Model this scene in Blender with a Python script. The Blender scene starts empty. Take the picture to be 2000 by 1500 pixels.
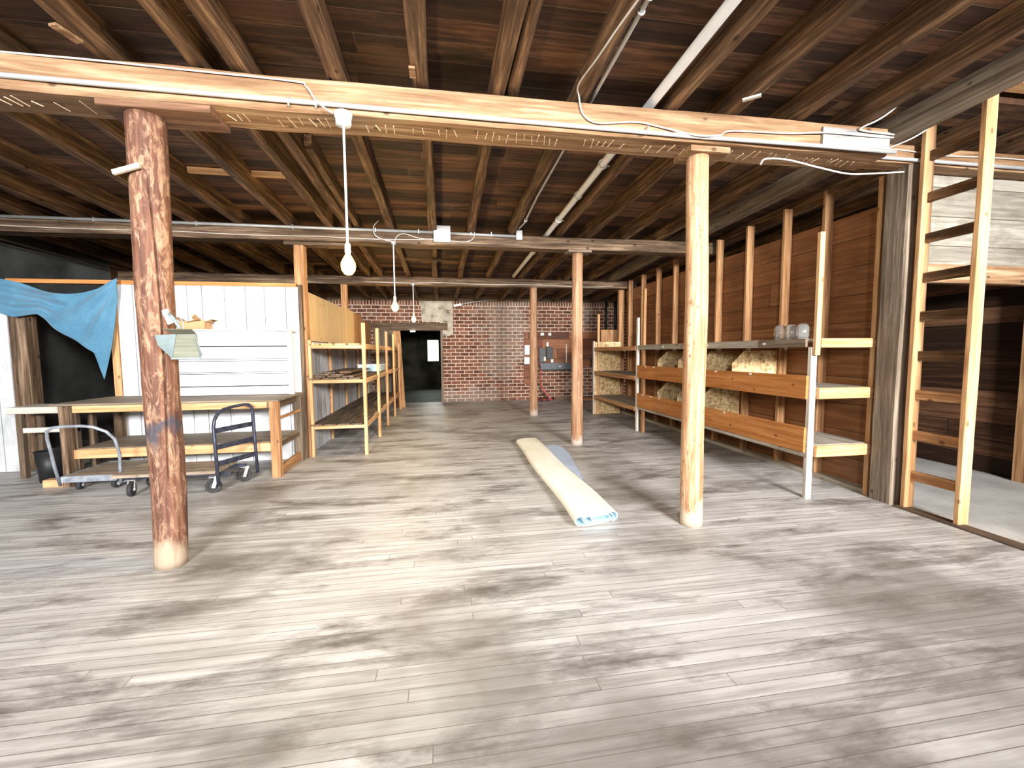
import bpy, math, random
from mathutils import Vector, Matrix, noise
random.seed(7)
PI = math.pi
SC = bpy.context.scene
COL = SC.collection

# ------------------------------------------------------------------ camera
cd = bpy.data.cameras.new('camera'); cam = bpy.data.objects.new('camera', cd); COL.objects.link(cam)
_r = Vector((0.9871540320207843, -0.1596231983434559, -0.006881251028273342))
_u = Vector((0.018517381152271715, 0.07152508977528892, 0.9972668991438042))
_f = Vector((0.15869474994583113, 0.9845834632387661, -0.07356208436679545))
M3 = Matrix((_r, _u, -_f)).transposed()
cam.matrix_world = Matrix.Translation((0, 0, 1.5)) @ M3.to_4x4()
cd.sensor_fit = 'HORIZONTAL'; cd.sensor_width = 36; cd.lens = 36*842.08/2000
cd.clip_start = 0.05; cd.clip_end = 200
SC.camera = cam

# ------------------------------------------------------------------ light
SC.view_settings.view_transform = 'Standard'; SC.view_settings.look = 'None'
SC.view_settings.gamma = 1; SC.view_settings.use_curve_mapping = False
SC.view_settings.exposure = 1.1
W = bpy.data.worlds.new('World'); SC.world = W; W.use_nodes = True
W.node_tree.nodes['Background'].inputs[0].default_value = (0.86, 0.93, 1.0, 1)
W.node_tree.nodes['Background'].inputs[1].default_value = 1.6

def area(name, loc, aim, sx, sy, power, col):
    l = bpy.data.lights.new(name, 'AREA'); l.shape = 'RECTANGLE'; l.size = sx; l.size_y = sy
    l.energy = power; l.color = col
    o = bpy.data.objects.new(name, l); COL.objects.link(o); o.location = loc
    o.rotation_euler = (Vector(aim)-Vector(loc)).to_track_quat('-Z', 'Y').to_euler()
    return o
# daylight through the three unseen openings of the wall behind the camera
area('daylight_left_opening', (-2.2, -6.0, 3.2), (-2.1, 6, .6), 2.2, 2.2, 1900, (1.0, 0.98, 0.96))
area('daylight_right_opening', (3.1, -6.0, 3.2), (2.4, 6, .6), 2.2, 2.2, 2550, (1.0, 0.975, 0.94))
area('daylight_far_right_opening', (5.9, -6.0, 3.2), (5.4, 6, .6), 1.4, 2.2, 380, (1.0, 0.97, 0.93))

# ------------------------------------------------------------------ node helpers
class NT:
    def __init__(s, name):
        s.m = bpy.data.materials.new(name); s.m.use_nodes = True
        s.t = s.m.node_tree; s.b = s.t.nodes['Principled BSDF']
    def n(s, typ, **kw):
        nd = s.t.nodes.new(typ)
        for k, v in kw.items():
            if k.startswith('_'): setattr(nd, k[1:], v)
        return nd
    def l(s, a, b): s.t.links.new(a, b)
    def val(s, sock, v):
        if hasattr(v, 'is_linked') or isinstance(v, bpy.types.NodeSocket): s.l(v, sock)
        else: sock.default_value = v
    def math(s, op, a, b=0.0, c=0.0, clamp=False):
        nd = s.n('ShaderNodeMath', _operation=op); nd.use_clamp = clamp
        s.val(nd.inputs[0], a); s.val(nd.inputs[1], b)
        if op in ('MULTIPLY_ADD',): s.val(nd.inputs[2], c)
        return nd.outputs[0]
    def noise(s, vec, scale, detail=6, rough=.6, w=None, dist=0):
        nd = s.n('ShaderNodeTexNoise'); 
        if w is not None: nd.noise_dimensions = '4D'; s.val(nd.inputs['W'], w)
        s.l(vec, nd.inputs['Vector']); nd.inputs['Scale'].default_value = scale
        nd.inputs['Detail'].default_value = detail; nd.inputs['Roughness'].default_value = rough
        nd.inputs['Distortion'].default_value = dist
        return nd.outputs[0]
    def ramp(s, fac, stops, interp='LINEAR'):
        nd = s.n('ShaderNodeValToRGB'); nd.color_ramp.interpolation = interp
        el = nd.color_ramp.elements
        while len(el) > 1: el.remove(el[-1])
        for i, (p, c) in enumerate(stops):
            e = el[0] if i == 0 else el.new(p)
            e.position = p
            if not isinstance(c, tuple): c = (c, c, c)
            e.color = (*c, 1)
        s.l(fac, nd.inputs[0]); return nd.outputs[0]
    def mix(s, fac, a, b, mode='MIX'):
        nd = s.n('ShaderNodeMix'); nd.data_type = 'RGBA'; nd.blend_type = mode
        s.val(nd.inputs[0], fac)
        for sk, v in ((nd.inputs[6], a), (nd.inputs[7], b)):
            if isinstance(v, tuple): sk.default_value = (*v, 1) if len(v) == 3 else v
            else: s.l(v, sk)
        return nd.outputs[2]
    def mapping(s, vec, scale=(1, 1, 1), loc=(0, 0, 0)):
        nd = s.n('ShaderNodeMapping'); s.l(vec, nd.inputs[0])
        nd.inputs['Scale'].default_value = scale; nd.inputs['Location'].default_value = loc
        return nd.outputs[0]
    def obj(s, rnd=True):
        tc = s.n('ShaderNodeTexCoord').outputs['Object']
        if not rnd: return tc
        oi = s.n('ShaderNodeObjectInfo'); k = s.math('MULTIPLY', oi.outputs['Random'], 37.0)
        v = s.n('ShaderNodeVectorMath', _operation='ADD'); s.l(tc, v.inputs[0]); s.l(k, v.inputs[1])
        return v.outputs[0]
    def bump(s, h, strength=.3, dist=.01):
        nd = s.n('ShaderNodeBump'); nd.inputs['Strength'].default_value = strength
        nd.inputs['Distance'].default_value = dist; s.l(h, nd.inputs['Height']); s.l(nd.outputs[0], s.b.inputs['Normal'])

_cache = {}
def wood(name, dark, mid, light, axis='Z', stain=.45, rough=.75, grain=1.0, spec=.25, rnd=True, blotch=(0.05, 0.04, 0.035)):
    key = (name, axis)
    if key in _cache: return _cache[key]
    assert dark
    k = NT(name + '_' + axis.lower()); o = k.obj(rnd)
    ax = 'XYZ'.index(axis)
    s1 = [22, 22, 22]; s1[ax] = 1.1; s2 = [5, 5, 5]; s2[ax] = .9; s3 = [60, 60, 60]; s3[ax] = 2.5
    g = k.noise(k.mapping(o, s1), grain, 7, .65, dist=.4)
    f = k.noise(k.mapping(o, s3), grain, 3, .6)
    g2 = k.math('ADD', k.math('MULTIPLY', g, .75), k.math('MULTIPLY', f, .25))
    c = k.ramp(g2, [(.34, dark), (.5, mid), (.66, light)])
    bl = k.noise(k.mapping(o, s2), 1.0, 6, .7)
    fac = k.ramp(bl, [(.50, 0.0), (.68, stain)])
    c = k.mix(fac, c, blotch)
    vn = k.n('ShaderNodeTexVoronoi'); vs_ = [6.5, 6.5, 6.5]; vs_[ax] = 4.2; k.l(k.mapping(o, vs_), vn.inputs['Vector']); vn.inputs['Scale'].default_value = 1
    c = k.mix(k.ramp(vn.outputs['Distance'], [(.07, .85), (.13, 0.0)]), c, tuple(x*.55 for x in dark))
    k.l(c, k.b.inputs['Base Color']); k.b.inputs['Roughness'].default_value = rough
    k.b.inputs['Specular IOR Level'].default_value = spec
    k.bump(g2, .35, .006)
    _cache[key] = k.m; return k.m

def plain(name, col, rough=.6, metal=0.0, spec=.4, var=.15, scale=8):
    if name in _cache: return _cache[name]
    k = NT(name); n = k.noise(k.obj(), scale, 5, .6)
    d = tuple(c*(1-var*1.6) for c in col); l = tuple(min(1, c*(1+var)) for c in col)
    k.l(k.ramp(n, [(.3, d), (.7, l)]), k.b.inputs['Base Color'])
    k.b.inputs['Roughness'].default_value = rough; k.b.inputs['Metallic'].default_value = metal
    k.b.inputs['Specular IOR Level'].default_value = spec
    _cache[name] = k.m; return k.m

def plank_mat(name, ua, va, length, width, dark, mid, light, gap=(.01, .008, .006), gapw=.012, stain=.6,
              stain_col=(.05, .04, .035), stain_lo=.48, stain_hi=.62, rough=.7, spec=.3, stain_scale=(.55, 3.0), contrast=(.35, .5, .65), row_mix=.35, bump=.4, big=None, pmix=.35):
    """Planks running along axis ua, stacked along va; pattern lives on the boards themselves."""
    k = NT(name); o = k.n('ShaderNodeTexCoord').outputs['Object']
    sep = k.n('ShaderNodeSeparateXYZ'); k.l(o, sep.inputs[0])
    u, v = sep.outputs['XYZ'.index(ua)], sep.outputs['XYZ'.index(va)]
    row = k.math('FLOOR', k.math('DIVIDE', v, width))
    wn = k.n('ShaderNodeTexWhiteNoise', _noise_dimensions='1D'); k.l(row, wn.inputs['W'])
    rr = wn.outputs['Value']
    us = k.math('ADD', k.math('DIVIDE', u, length), k.math('MULTIPLY', rr, 7.31))
    col = k.math('FLOOR', us)
    cmb = k.n('ShaderNodeCombineXYZ'); k.l(row, cmb.inputs[0]); k.l(col, cmb.inputs[1])
    wn2 = k.n('ShaderNodeTexWhiteNoise', _noise_dimensions='2D'); k.l(cmb.outputs[0], wn2.inputs['Vector'])
    pr = wn2.outputs['Value']
    fv = k.math('FRACT', k.math('DIVIDE', v, width)); fu = k.math('FRACT', us)
    ev = k.math('MINIMUM', fv, k.math('SUBTRACT', 1.0, fv))
    eu = k.math('MULTIPLY', k.math('MINIMUM', fu, k.math('SUBTRACT', 1.0, fu)), length/width)
    e = k.math('MINIMUM', ev, eu)
    gw = k.math('LESS_THAN', e, gapw/width*.5*1.0)
    c2 = k.n('ShaderNodeCombineXYZ'); k.l(u, c2.inputs[0]); k.l(v, c2.inputs[1]); k.l(k.math('MULTIPLY', pr, 30.0), c2.inputs[2])
    g = k.noise(k.mapping(c2.outputs[0], (1.3, 26, 1)), 1.0, 7, .65, dist=.5)
    g2 = k.math('ADD', k.math('MULTIPLY', g, 1-row_mix), k.math('MULTIPLY', pr, row_mix))
    c = k.ramp(g2, [(contrast[0], dark), (contrast[1], mid), (contrast[2], light)])
    c3 = k.n('ShaderNodeCombineXYZ'); k.l(u, c3.inputs[0]); k.l(v, c3.inputs[1]); k.l(k.math('MULTIPLY', pr, pmix), c3.inputs[2])
    st = k.noise(k.mapping(c3.outputs[0], (stain_scale[0], stain_scale[1], 1)), 1.0, 8, .68, dist=.3)
    fac = k.ramp(st, [(stain_lo, 0.0), (stain_hi, stain)])
    c = k.mix(fac, c, stain_col)
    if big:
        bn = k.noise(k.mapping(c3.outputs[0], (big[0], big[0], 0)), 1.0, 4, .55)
        # more brown dirt patches at the near end, partly painting in its dimmer light
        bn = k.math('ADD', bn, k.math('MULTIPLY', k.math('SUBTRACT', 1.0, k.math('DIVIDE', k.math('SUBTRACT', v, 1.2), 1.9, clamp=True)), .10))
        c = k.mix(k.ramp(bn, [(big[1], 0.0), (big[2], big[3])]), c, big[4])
    c = k.mix(gw, c, gap)
    k.l(c, k.b.inputs['Base Color']); k.b.inputs['Roughness'].default_value = rough
    k.b.inputs['Specular IOR Level'].default_value = spec
    h = k.math('SUBTRACT', k.math('MULTIPLY', g2, .3), gw)
    k.bump(h, bump, .006)
    return k.m

# ------------------------------------------------------------------ mesh helpers
class MB:
    def __init__(s): s.v = []; s.f = []; s.mi = []
    def add(s, vs, fs, mi=0):
        b = len(s.v); s.v += [tuple(v) for v in vs]
        for f in fs: s.f.append(tuple(i+b for i in f)); s.mi.append(mi)
        return s
    def box(s, x0, x1, y0, y1, z0, z1, mi=0):
        return s.add([(x0,y0,z0),(x1,y0,z0),(x1,y1,z0),(x0,y1,z0),(x0,y0,z1),(x1,y0,z1),(x1,y1,z1),(x0,y1,z1)],
                     [(0,3,2,1),(4,5,6,7),(0,1,5,4),(1,2,6,5),(2,3,7,6),(3,0,4,7)], mi)
    def obox(s, a, b, w, h, up=(0,0,1), mi=0):
        """box from point a to b, w wide (sideways) and h thick along up"""
        a, b = Vector(a), Vector(b); d = (b-a).normalized(); up = Vector(up)
        r = d.cross(up)
        if r.length < 1e-4: r = d.cross(Vector((0,1,0)))
        r.normalize(); n = r.cross(d).normalized()
        vs = [p + r*sx*w/2 + n*sz*h/2 for p in (a, b) for sx, sz in ((-1,-1),(1,-1),(1,1),(-1,1))]
        return s.add(vs, [(0,1,2,3),(7,6,5,4),(0,4,5,1),(1,5,6,2),(2,6,7,3),(3,7,4,0)], mi)
    def plank(s, axis, a0, a1, w0, w1, t0, t1, seg=.5, amp=.004, ch=.006, sd=0):
        """hewn board: long axis, with softened corners and slightly wandering faces (w = next axis, t = the last)"""
        n = max(2, int((a1-a0)/seg)+1); ring = []
        c = min(ch, (w1-w0)*.3, (t1-t0)*.3)
        prof = [(w0+c,t0),(w1-c,t0),(w1,t0+c),(w1,t1-c),(w1-c,t1),(w0+c,t1),(w0,t1-c),(w0,t0+c)]
        vs = []
        for i in range(n):
            q = a0+(a1-a0)*i/(n-1)
            for j, (w, t) in enumerate(prof):
                dw = amp*noise.noise(Vector((q*1.7, sd*3.1+j//2*1.3, 0))); dt = amp*noise.noise(Vector((q*1.3, sd*5.3+j//2, 9)))
                dw2 = amp*.5*noise.noise(Vector((q*9, j*2.2, sd)))
                p = [0,0,0]; ax = 'XYZ'.index(axis); o = [k for k in range(3) if k != ax]
                p[ax] = q; p[o[0]] = w+dw+dw2; p[o[1]] = t+dt
                vs.append(p)
        fs = [tuple(range(8))[::-1], tuple(range((n-1)*8, n*8))]
        for i in range(n-1):
            for j in range(8): fs.append((i*8+j, i*8+(j+1)%8, (i+1)*8+(j+1)%8, (i+1)*8+j))
        return s.add(vs, fs)
    def tube(s, pts, r, seg=8, mi=0, closed=False, rs=None):
        pts = [Vector(p) for p in pts]; n = len(pts); vs = []; prev = None
        for i, p in enumerate(pts):
            if closed: d = pts[(i+1) % n]-pts[i-1]
            else: d = pts[min(i+1,n-1)]-pts[max(i-1,0)]
            d.normalize()
            if prev is None:
                a = Vector((0,0,1)) if abs(d.z) < .9 else Vector((1,0,0)); x = d.cross(a).normalized()
            else:
                x = (prev - d*prev.dot(d)).normalized()
            prev = x; y = d.cross(x); rr = rs[i] if rs else r
            for k in range(seg):
                t = 2*PI*k/seg; vs.append(p + x*math.cos(t)*rr + y*math.sin(t)*rr)
        fs = []
        for i in range(n if closed else n-1):
            for k in range(seg):
                a = i*seg+k; b = i*seg+(k+1)%seg; c = ((i+1)%n)*seg+(k+1)%seg; e = ((i+1)%n)*seg+k
                fs.append((a,b,c,e))
        if not closed: fs += [tuple(range(seg))[::-1], tuple(range((n-1)*seg, n*seg))]
        return s.add(vs, fs, mi)
    def cyl(s, c, r, z0, z1, seg=16, r2=None, mi=0):
        return s.tube([(c[0],c[1],z0),(c[0],c[1],z1)], r, seg, mi, rs=[r, r2 if r2 is not None else r])
    def lathe(s, c, prof, seg=20, mi=0):
        vs = [(c[0]+math.cos(2*PI*k/seg)*max(r,.0008), c[1]+math.sin(2*PI*k/seg)*max(r,.0008), z) for r, z in prof for k in range(seg)]
        m = len(prof); fs = [(i*seg+k, i*seg+(k+1)%seg, (i+1)*seg+(k+1)%seg, (i+1)*seg+k) for i in range(m-1) for k in range(seg)]
        fs += [tuple(range(seg))[::-1], tuple(range((m-1)*seg, m*seg))]
        return s.add(vs, fs, mi)
    def build(s, name, mats, parent=None, smooth=False, bevel=0):
        off = parent_world(parent) if parent else Vector((0,0,0))
        me = bpy.data.meshes.new(name)
        me.from_pydata([tuple(Vector(v)-off) for v in s.v], [], s.f)
        if not isinstance(mats, (list, tuple)): mats = [mats]
        for m in mats: me.materials.append(m)
        me.polygons.foreach_set('material_index', s.mi)
        if smooth: me.polygons.foreach_set('use_smooth', [len(p.vertices) < 7 for p in me.polygons])
        me.update()
        o = bpy.data.objects.new(name, me); COL.objects.link(o)
        if parent: o.parent = parent
        if bevel:
            b = o.modifiers.new('b', 'BEVEL'); b.width = bevel; b.segments = 2; b.limit_method = 'ANGLE'
        return o
def parent_world(p):
    v = Vector((0,0,0))
    while p: v += p.location; p = p.parent
    return v
def tag(o, label, cat, group=None, kind=None):
    if label: o['label'] = label
    if cat: o['category'] = cat
    if group: o['group'] = group
    if kind: o['kind'] = kind
    return o
def thing(name, loc, label, cat, group=None):
    o = bpy.data.objects.new(name, None); COL.objects.link(o); o.location = loc; o.empty_display_size = .1
    return tag(o, label, cat, group)
def struct(o): o['kind'] = 'structure'; return o
def box(name, mat, b, parent=None, bevel=0):
    return MB().box(*b).build(name, mat, parent, bevel=bevel)
ORD = ['first', 'second', 'third', 'fourth', 'fifth', 'sixth', 'seventh', 'eighth', 'ninth', 'tenth', 'eleventh', 'twelfth', 'thirteenth', 'fourteenth', 'fifteenth']

# ------------------------------------------------------------------ materials
def joistw(ax): return wood('old_brown_timber', (.028,.015,.008), (.115,.062,.031), (.34,.20,.105), ax, .6, .7, blotch=(.02,.013,.009))
def beamw(ax): return wood('pale_beam_timber', (.12,.058,.026), (.28,.165,.088), (.50,.35,.22), ax, .6, .7, blotch=(.13,.07,.035))
def darkbeam(ax): return wood('dark_beam_timber', (.03,.018,.011), (.12,.075,.045), (.34,.24,.16), ax, .7, .75, blotch=(.03,.02,.015))
def pine(ax): return wood('pine_lumber', (.38,.19,.08), (.60,.35,.17), (.78,.53,.31), ax, .3, .65, blotch=(.34,.17,.08))
def studw(ax): return wood('aged_stud_lumber', (.20,.09,.04), (.42,.22,.10), (.66,.41,.22), ax, .35, .7, blotch=(.14,.07,.035))
def orange(ax): return wood('orange_pine_board', (.34,.12,.03), (.50,.20,.06), (.62,.29,.10), ax, .3, .5, blotch=(.22,.08,.025))
def weath(ax): return wood('weathered_grey_timber', (.08,.06,.045), (.20,.155,.115), (.38,.31,.24), ax, .5, .85, blotch=(.09,.065,.045))
def greyb(ax): return wood('grey_shelf_board', (.22,.19,.16), (.38,.34,.28), (.56,.52,.45), ax, .4, .8, blotch=(.17,.13,.10))
def darkb(ax): return wood('dark_loose_plank', (.05,.035,.025), (.13,.09,.06), (.27,.19,.13), ax, .4, .8)
def whitew(ax): return wood('whitewashed_lumber', (.40,.35,.29), (.60,.55,.48), (.78,.74,.68), ax, .5, .7, blotch=(.28,.20,.14))
galv = plain('galvanised_conduit', (.46,.47,.48), .45, .3, .5, .1)
whitepaint = plain('white_painted_pipe', (.86,.88,.90), .4, 0, .5, .04)
wirem = plain('white_cable_sheath', (.55,.52,.48), .5, 0, .4, .08)
steel_grey = plain('grey_enamel_steel', (.36,.40,.46), .45, .4, .5, .25, 14)
steel_dark = plain('dark_blue_steel', (.06,.065,.10), .4, .5, .5, .4, 14)
rubber = plain('black_rubber', (.03,.03,.032), .7)
zinc = plain('zinc_bracket', (.70,.72,.75), .35, .7, .5, .1)
charcoal = plain('charcoal_wall_paint', (.10,.108,.108), .6, 0, .35, .35, 1.2)
blackm = plain('black_plastic', (.015,.015,.017), .5)

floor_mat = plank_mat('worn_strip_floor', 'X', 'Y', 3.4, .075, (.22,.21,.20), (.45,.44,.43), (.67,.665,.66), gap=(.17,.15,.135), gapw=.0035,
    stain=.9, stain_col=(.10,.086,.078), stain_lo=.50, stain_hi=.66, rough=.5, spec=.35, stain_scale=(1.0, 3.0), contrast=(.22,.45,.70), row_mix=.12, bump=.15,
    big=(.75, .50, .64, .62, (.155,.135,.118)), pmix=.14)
ceil_mat = plank_mat('dark_roof_boards', 'X', 'Y', 3.4, .19, (.018,.009,.005), (.085,.038,.020), (.27,.135,.068), gap=(.16,.10,.06), gapw=.005,
    stain=.85, stain_col=(.022,.014,.010), stain_lo=.47, stain_hi=.60, rough=.75, stain_scale=(.8, 4.0), contrast=(.30,.52,.76), row_mix=.30)
rwall_mat = plank_mat('brown_wall_boards', 'Y', 'Z', 7.0, .30, (.15,.058,.022), (.27,.115,.047), (.42,.21,.10), gap=(.03,.013,.006), gapw=.007,
    stain=.55, stain_col=(.08,.032,.014), stain_lo=.46, stain_hi=.68, rough=.6, stain_scale=(.8, 2.0), row_mix=.22, contrast=(.28,.5,.74))
side_mat = plank_mat('dark_side_wall_boards', 'Y', 'Z', 3.0, .2, (.035,.016,.008), (.11,.05,.024), (.26,.13,.07), gap=(.01,.005,.003), gapw=.008,
    stain=.6, stain_col=(.02,.012,.008), rough=.75)
sidex_mat = plank_mat('dark_end_wall_boards', 'X', 'Z', 3.0, .2, (.035,.016,.008), (.10,.045,.022), (.22,.11,.06), gap=(.01,.005,.003), gapw=.008, rough=.75)
head_mat = plank_mat('weathered_header_boards', 'X', 'Z', 9, .28, (.12,.11,.09), (.25,.23,.19), (.40,.38,.33), gap=(.08,.07,.05), gapw=.008,
    stain=.6, stain_col=(.13,.11,.08), rough=.85, stain_scale=(1.6, 3.0))
greywall_mat = plank_mat('greywashed_wall_boards', 'Z', 'Y', 40.0, .24, (.34,.33,.33), (.56,.57,.60), (.74,.75,.78), gap=(.08,.07,.06), gapw=.01,
    stain=.6, stain_col=(.25,.20,.16), rough=.8, stain_scale=(.8, 3.0))
def white_mat():
    k = NT('white_board_paint'); o = k.obj()
    n = k.noise(k.mapping(o, (3, 3, 1.2)), 2, 6, .7)
    k.l(k.ramp(n, [(.30, (.50,.52,.54)), (.48, (.66,.68,.70)), (.7, (.74,.76,.78))]), k.b.inputs['Base Color'])
    k.b.inputs['Roughness'].default_value = .55; return k.m
white_m = white_mat()

def brick_mat():
    k = NT('old_red_brick'); o = k.n('ShaderNodeTexCoord').outputs['Object']
    sep = k.n('ShaderNodeSeparateXYZ'); k.l(o, sep.inputs[0])
    wob = k.noise(k.mapping(o, (3, 3, 3)), 1, 3, .5)
    zz = k.math('ADD', sep.outputs[2], k.math('MULTIPLY', wob, .02))
    c = k.n('ShaderNodeCombineXYZ'); k.l(sep.outputs[0], c.inputs[0]); k.l(zz, c.inputs[1])
    def bt(w, h):
        b = k.n('ShaderNodeTexBrick'); k.l(c.outputs[0], b.inputs['Vector'])
        b.inputs['Scale'].default_value = 1; b.inputs['Brick Width'].default_value = w; b.inputs['Row Height'].default_value = h
        b.inputs['Mortar Size'].default_value = .013; b.inputs['Mortar Smooth'].default_value = .2
        b.inputs['Color1'].default_value = (0,0,0,1); b.inputs['Color2'].default_value = (1,1,1,1); b.inputs['Mortar'].default_value = (.5,.5,.5,1)
        return b
    b = bt(.27, .108); b2 = bt(.085, .24)
    top = k.math('GREATER_THAN', zz, 2.93)
    bc = k.mix(top, b.outputs['Color'], b2.outputs['Color']); bf = k.mix(top, b.outputs['Fac'], b2.outputs['Fac'])
    red = k.ramp(bc, [(0, (.055,.016,.010)), (.5, (.125,.036,.021)), (1, (.22,.085,.05))])
    n = k.noise(k.mapping(o, (6, 6, 6)), 2, 6, .7)
    red = k.mix(k.ramp(n, [(.4, 0.0), (.75, .6)]), red, (.36,.20,.14))
    c1 = k.mix(bf, red, (.55,.45,.37))
    # lime bloom: grey-white patches left on the bricks
    wv = k.noise(k.mapping(o, (1, 1, 1)), 1.3, 5, .7); x = k.math('ADD', sep.outputs[0], k.math('MULTIPLY', k.math('SUBTRACT', wv, .5), 2.4)); z = k.math('ADD', sep.outputs[2], k.math('MULTIPLY', k.math('SUBTRACT', wv, .5), .9))
    def band(v, a, b_, sft):
        u = k.math('DIVIDE', k.math('SUBTRACT', v, a), sft, clamp=True); w = k.math('DIVIDE', k.math('SUBTRACT', b_, v), sft, clamp=True)
        return k.math('MULTIPLY', u, w)
    m1 = k.math('MULTIPLY', band(x, .9, 3.0, .9), band(z, .4, 3.6, .8))
    m2 = k.math('MULTIPLY', band(x, -.6, 2.2, .6), band(z, -1, .55, .35))
    m3 = k.math('MULTIPLY', band(x, 3.9, 4.7, .35), band(z, -1, 3.2, .5))
    m4 = k.math('MULTIPLY', band(x, -6, -.1, .8), band(z, 1.5, 3.5, .6))
    m = k.math('ADD', k.math('ADD', m1, m2), k.math('ADD', k.math('MULTIPLY', m3, .7), k.math('MULTIPLY', m4, .25)))
    bn = k.noise(k.mapping(o, (1.7, 1.7, 1.7)), 2.2, 8, .72)
    fac = k.ramp(k.math('ADD', k.math('MULTIPLY', m, .34), k.math('MULTIPLY', bn, .75)), [(.45, 0.0), (.62, .80)])
    bloom = k.mix(bf, k.mix(.45, red, (.40,.34,.29)), (.52,.46,.40))
    cc = k.mix(fac, c1, bloom)
    k.l(cc, k.b.inputs['Base Color']); k.b.inputs['Roughness'].default_value = .9
    k.b.inputs['Specular IOR Level'].default_value = .15
    k.bump(k.math('SUBTRACT', k.math('MULTIPLY', n, .4), bf), .6, .01)
    return k.m
brick_m = brick_mat()

def log_mat(name, cols, patch, patch_lo, patch_hi, base_pale=None, burn=None, spots=None):
    k = NT(name); o = k.obj(False)
    g = k.noise(k.mapping(o, (26, 26, 1.4)), 1, 8, .68, dist=.6)
    c = k.ramp(g, [(.32, cols[0]), (.5, cols[1]), (.66, cols[2])])
    p = k.noise(k.mapping(o, (13, 13, 4.5)), 1.6, 8, .75, dist=.8)
    c = k.mix(k.ramp(p, [(patch_lo, 0.0), (patch_hi, 1.0)]), c, patch)
    if spots:
        s = k.noise(k.mapping(o, (30, 30, 9)), 1.5, 4, .6)
        c = k.mix(k.ramp(s, [(.60, 0.0), (.66, .85)]), c, spots)
    z = k.n('ShaderNodeSeparateXYZ'); k.l(o, z.inputs[0]); zz = z.outputs[2]
    w = k.math('ADD', zz, k.math('MULTIPLY', k.noise(k.mapping(o, (9, 9, 4)), 1, 4, .6), .5))
    if base_pale: c = k.mix(k.ramp(w, [(.28/3, .85), (1, 0.0)]) if False else k.math('SUBTRACT', 1.0, k.math('DIVIDE', k.math('SUBTRACT', w, .34), .10, clamp=True), clamp=True), c, base_pale)
    if burn:
        d = k.math('ABSOLUTE', k.math('SUBTRACT', w, burn[0]+.25)); f = k.math('SUBTRACT', 1.0, k.math('DIVIDE', d, burn[1]), clamp=True)
        c = k.mix(k.math('MULTIPLY', f, 1.0, clamp=True), c, (.035,.035,.05))
    k.l(c, k.b.inputs['Base Color']); k.b.inputs['Roughness'].default_value = .75
    k.bump(k.math('ADD', g, p), .5, .008); return k.m
logL = log_mat('peeling_bark_log', ((.040,.014,.008),(.105,.040,.022),(.20,.092,.053)), (.34,.21,.13), .49, .64, base_pale=(.36,.28,.20), burn=(.98, .10))
logR = log_mat('pale_peeled_log', ((.26,.11,.045),(.45,.26,.14),(.62,.46,.31)), (.30,.13,.055), .58, .72, base_pale=(.52,.43,.33), spots=(.24,.10,.04))
logM = log_mat('brown_peeled_log', ((.17,.075,.035),(.34,.18,.095),(.50,.33,.21)), (.56,.42,.30), .56, .74, base_pale=(.46,.37,.31))

def osb_mat():
    k = NT('strand_board'); o = k.obj()
    v = k.n('ShaderNodeTexVoronoi'); v.inputs['Scale'].default_value = 22; v.feature = 'F1'
    k.l(k.mapping(o, (1, 1, 2.2)), v.inputs['Vector'])
    v2 = k.n('ShaderNodeTexVoronoi'); v2.inputs['Scale'].default_value = 18; k.l(k.mapping(o, (2.4, 2.4, .9), (3, 1, 2)), v2.inputs['Vector'])
    s1 = k.n('ShaderNodeSeparateColor'); k.l(v.outputs['Color'], s1.inputs[0]); s2 = k.n('ShaderNodeSeparateColor'); k.l(v2.outputs['Color'], s2.inputs[0])
    f = k.math('ADD', k.math('MULTIPLY', s1.outputs[0], .5), k.math('MULTIPLY', s2.outputs[0], .5))
    k.l(k.ramp(f, [(.1, (.34,.19,.08)), (.45, (.66,.46,.22)), (.9, (.86,.72,.44))]), k.b.inputs['Base Color'])
    k.b.inputs['Roughness'].default_value = .6; k.bump(f, .3, .003); return k.m
osb = osb_mat()
def cloth_mat(name, col, dark):
    k = NT(name); o = k.obj(False); n = k.noise(o, 60, 4, .7); n2 = k.noise(o, 3, 4, .6)
    f = k.math('ADD', k.math('MULTIPLY', n, .4), k.math('MULTIPLY', n2, .6))
    k.l(k.ramp(f, [(.35, dark), (.6, col)]), k.b.inputs['Base Color']); k.b.inputs['Roughness'].default_value = .95
    k.b.inputs['Sheen Weight'].default_value = .3; k.bump(n, .3, .003); return k.m
blue_cloth = cloth_mat('blue_terry_cloth', (.09,.235,.36), (.045,.15,.25))
concrete = NT('pale_concrete'); _n = concrete.noise(concrete.obj(False), 1.6, 8, .65)
concrete.l(concrete.ramp(_n, [(.35, (.36,.36,.35)), (.65, (.60,.60,.58))]), concrete.b.inputs['Base Color']); concrete.b.inputs['Roughness'].default_value = .8
concrete = concrete.m
plaster = NT('cement_patch'); _n = plaster.noise(plaster.obj(False), 5, 8, .7)
plaster.l(plaster.ramp(_n, [(.36, (.12,.10,.08)), (.44, (.40,.36,.29)), (.65, (.60,.55,.46))]), plaster.b.inputs['Base Color']); plaster.b.inputs['Roughness'].default_value = .9
plaster = plaster.m

# ================================================================== SETTING
YB = -3.0; XL, XR = -6.3, 6.5; YW = 13.27; YE = 18.5
def zj(y): return 3.35 - .03*(y-3.3)          # underside of the joists
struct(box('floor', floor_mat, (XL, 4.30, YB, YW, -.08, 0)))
struct(box('floor_side', concrete, (4.30, XR, YB, YW, -.08, 0)))
struct(box('floor_back_room', plain('dusty_dark_floor', (.10,.11,.085), .7, 0, .3, .4, 2), (-3.2, 1.6, YW, YE, -.08, 0)))
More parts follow.
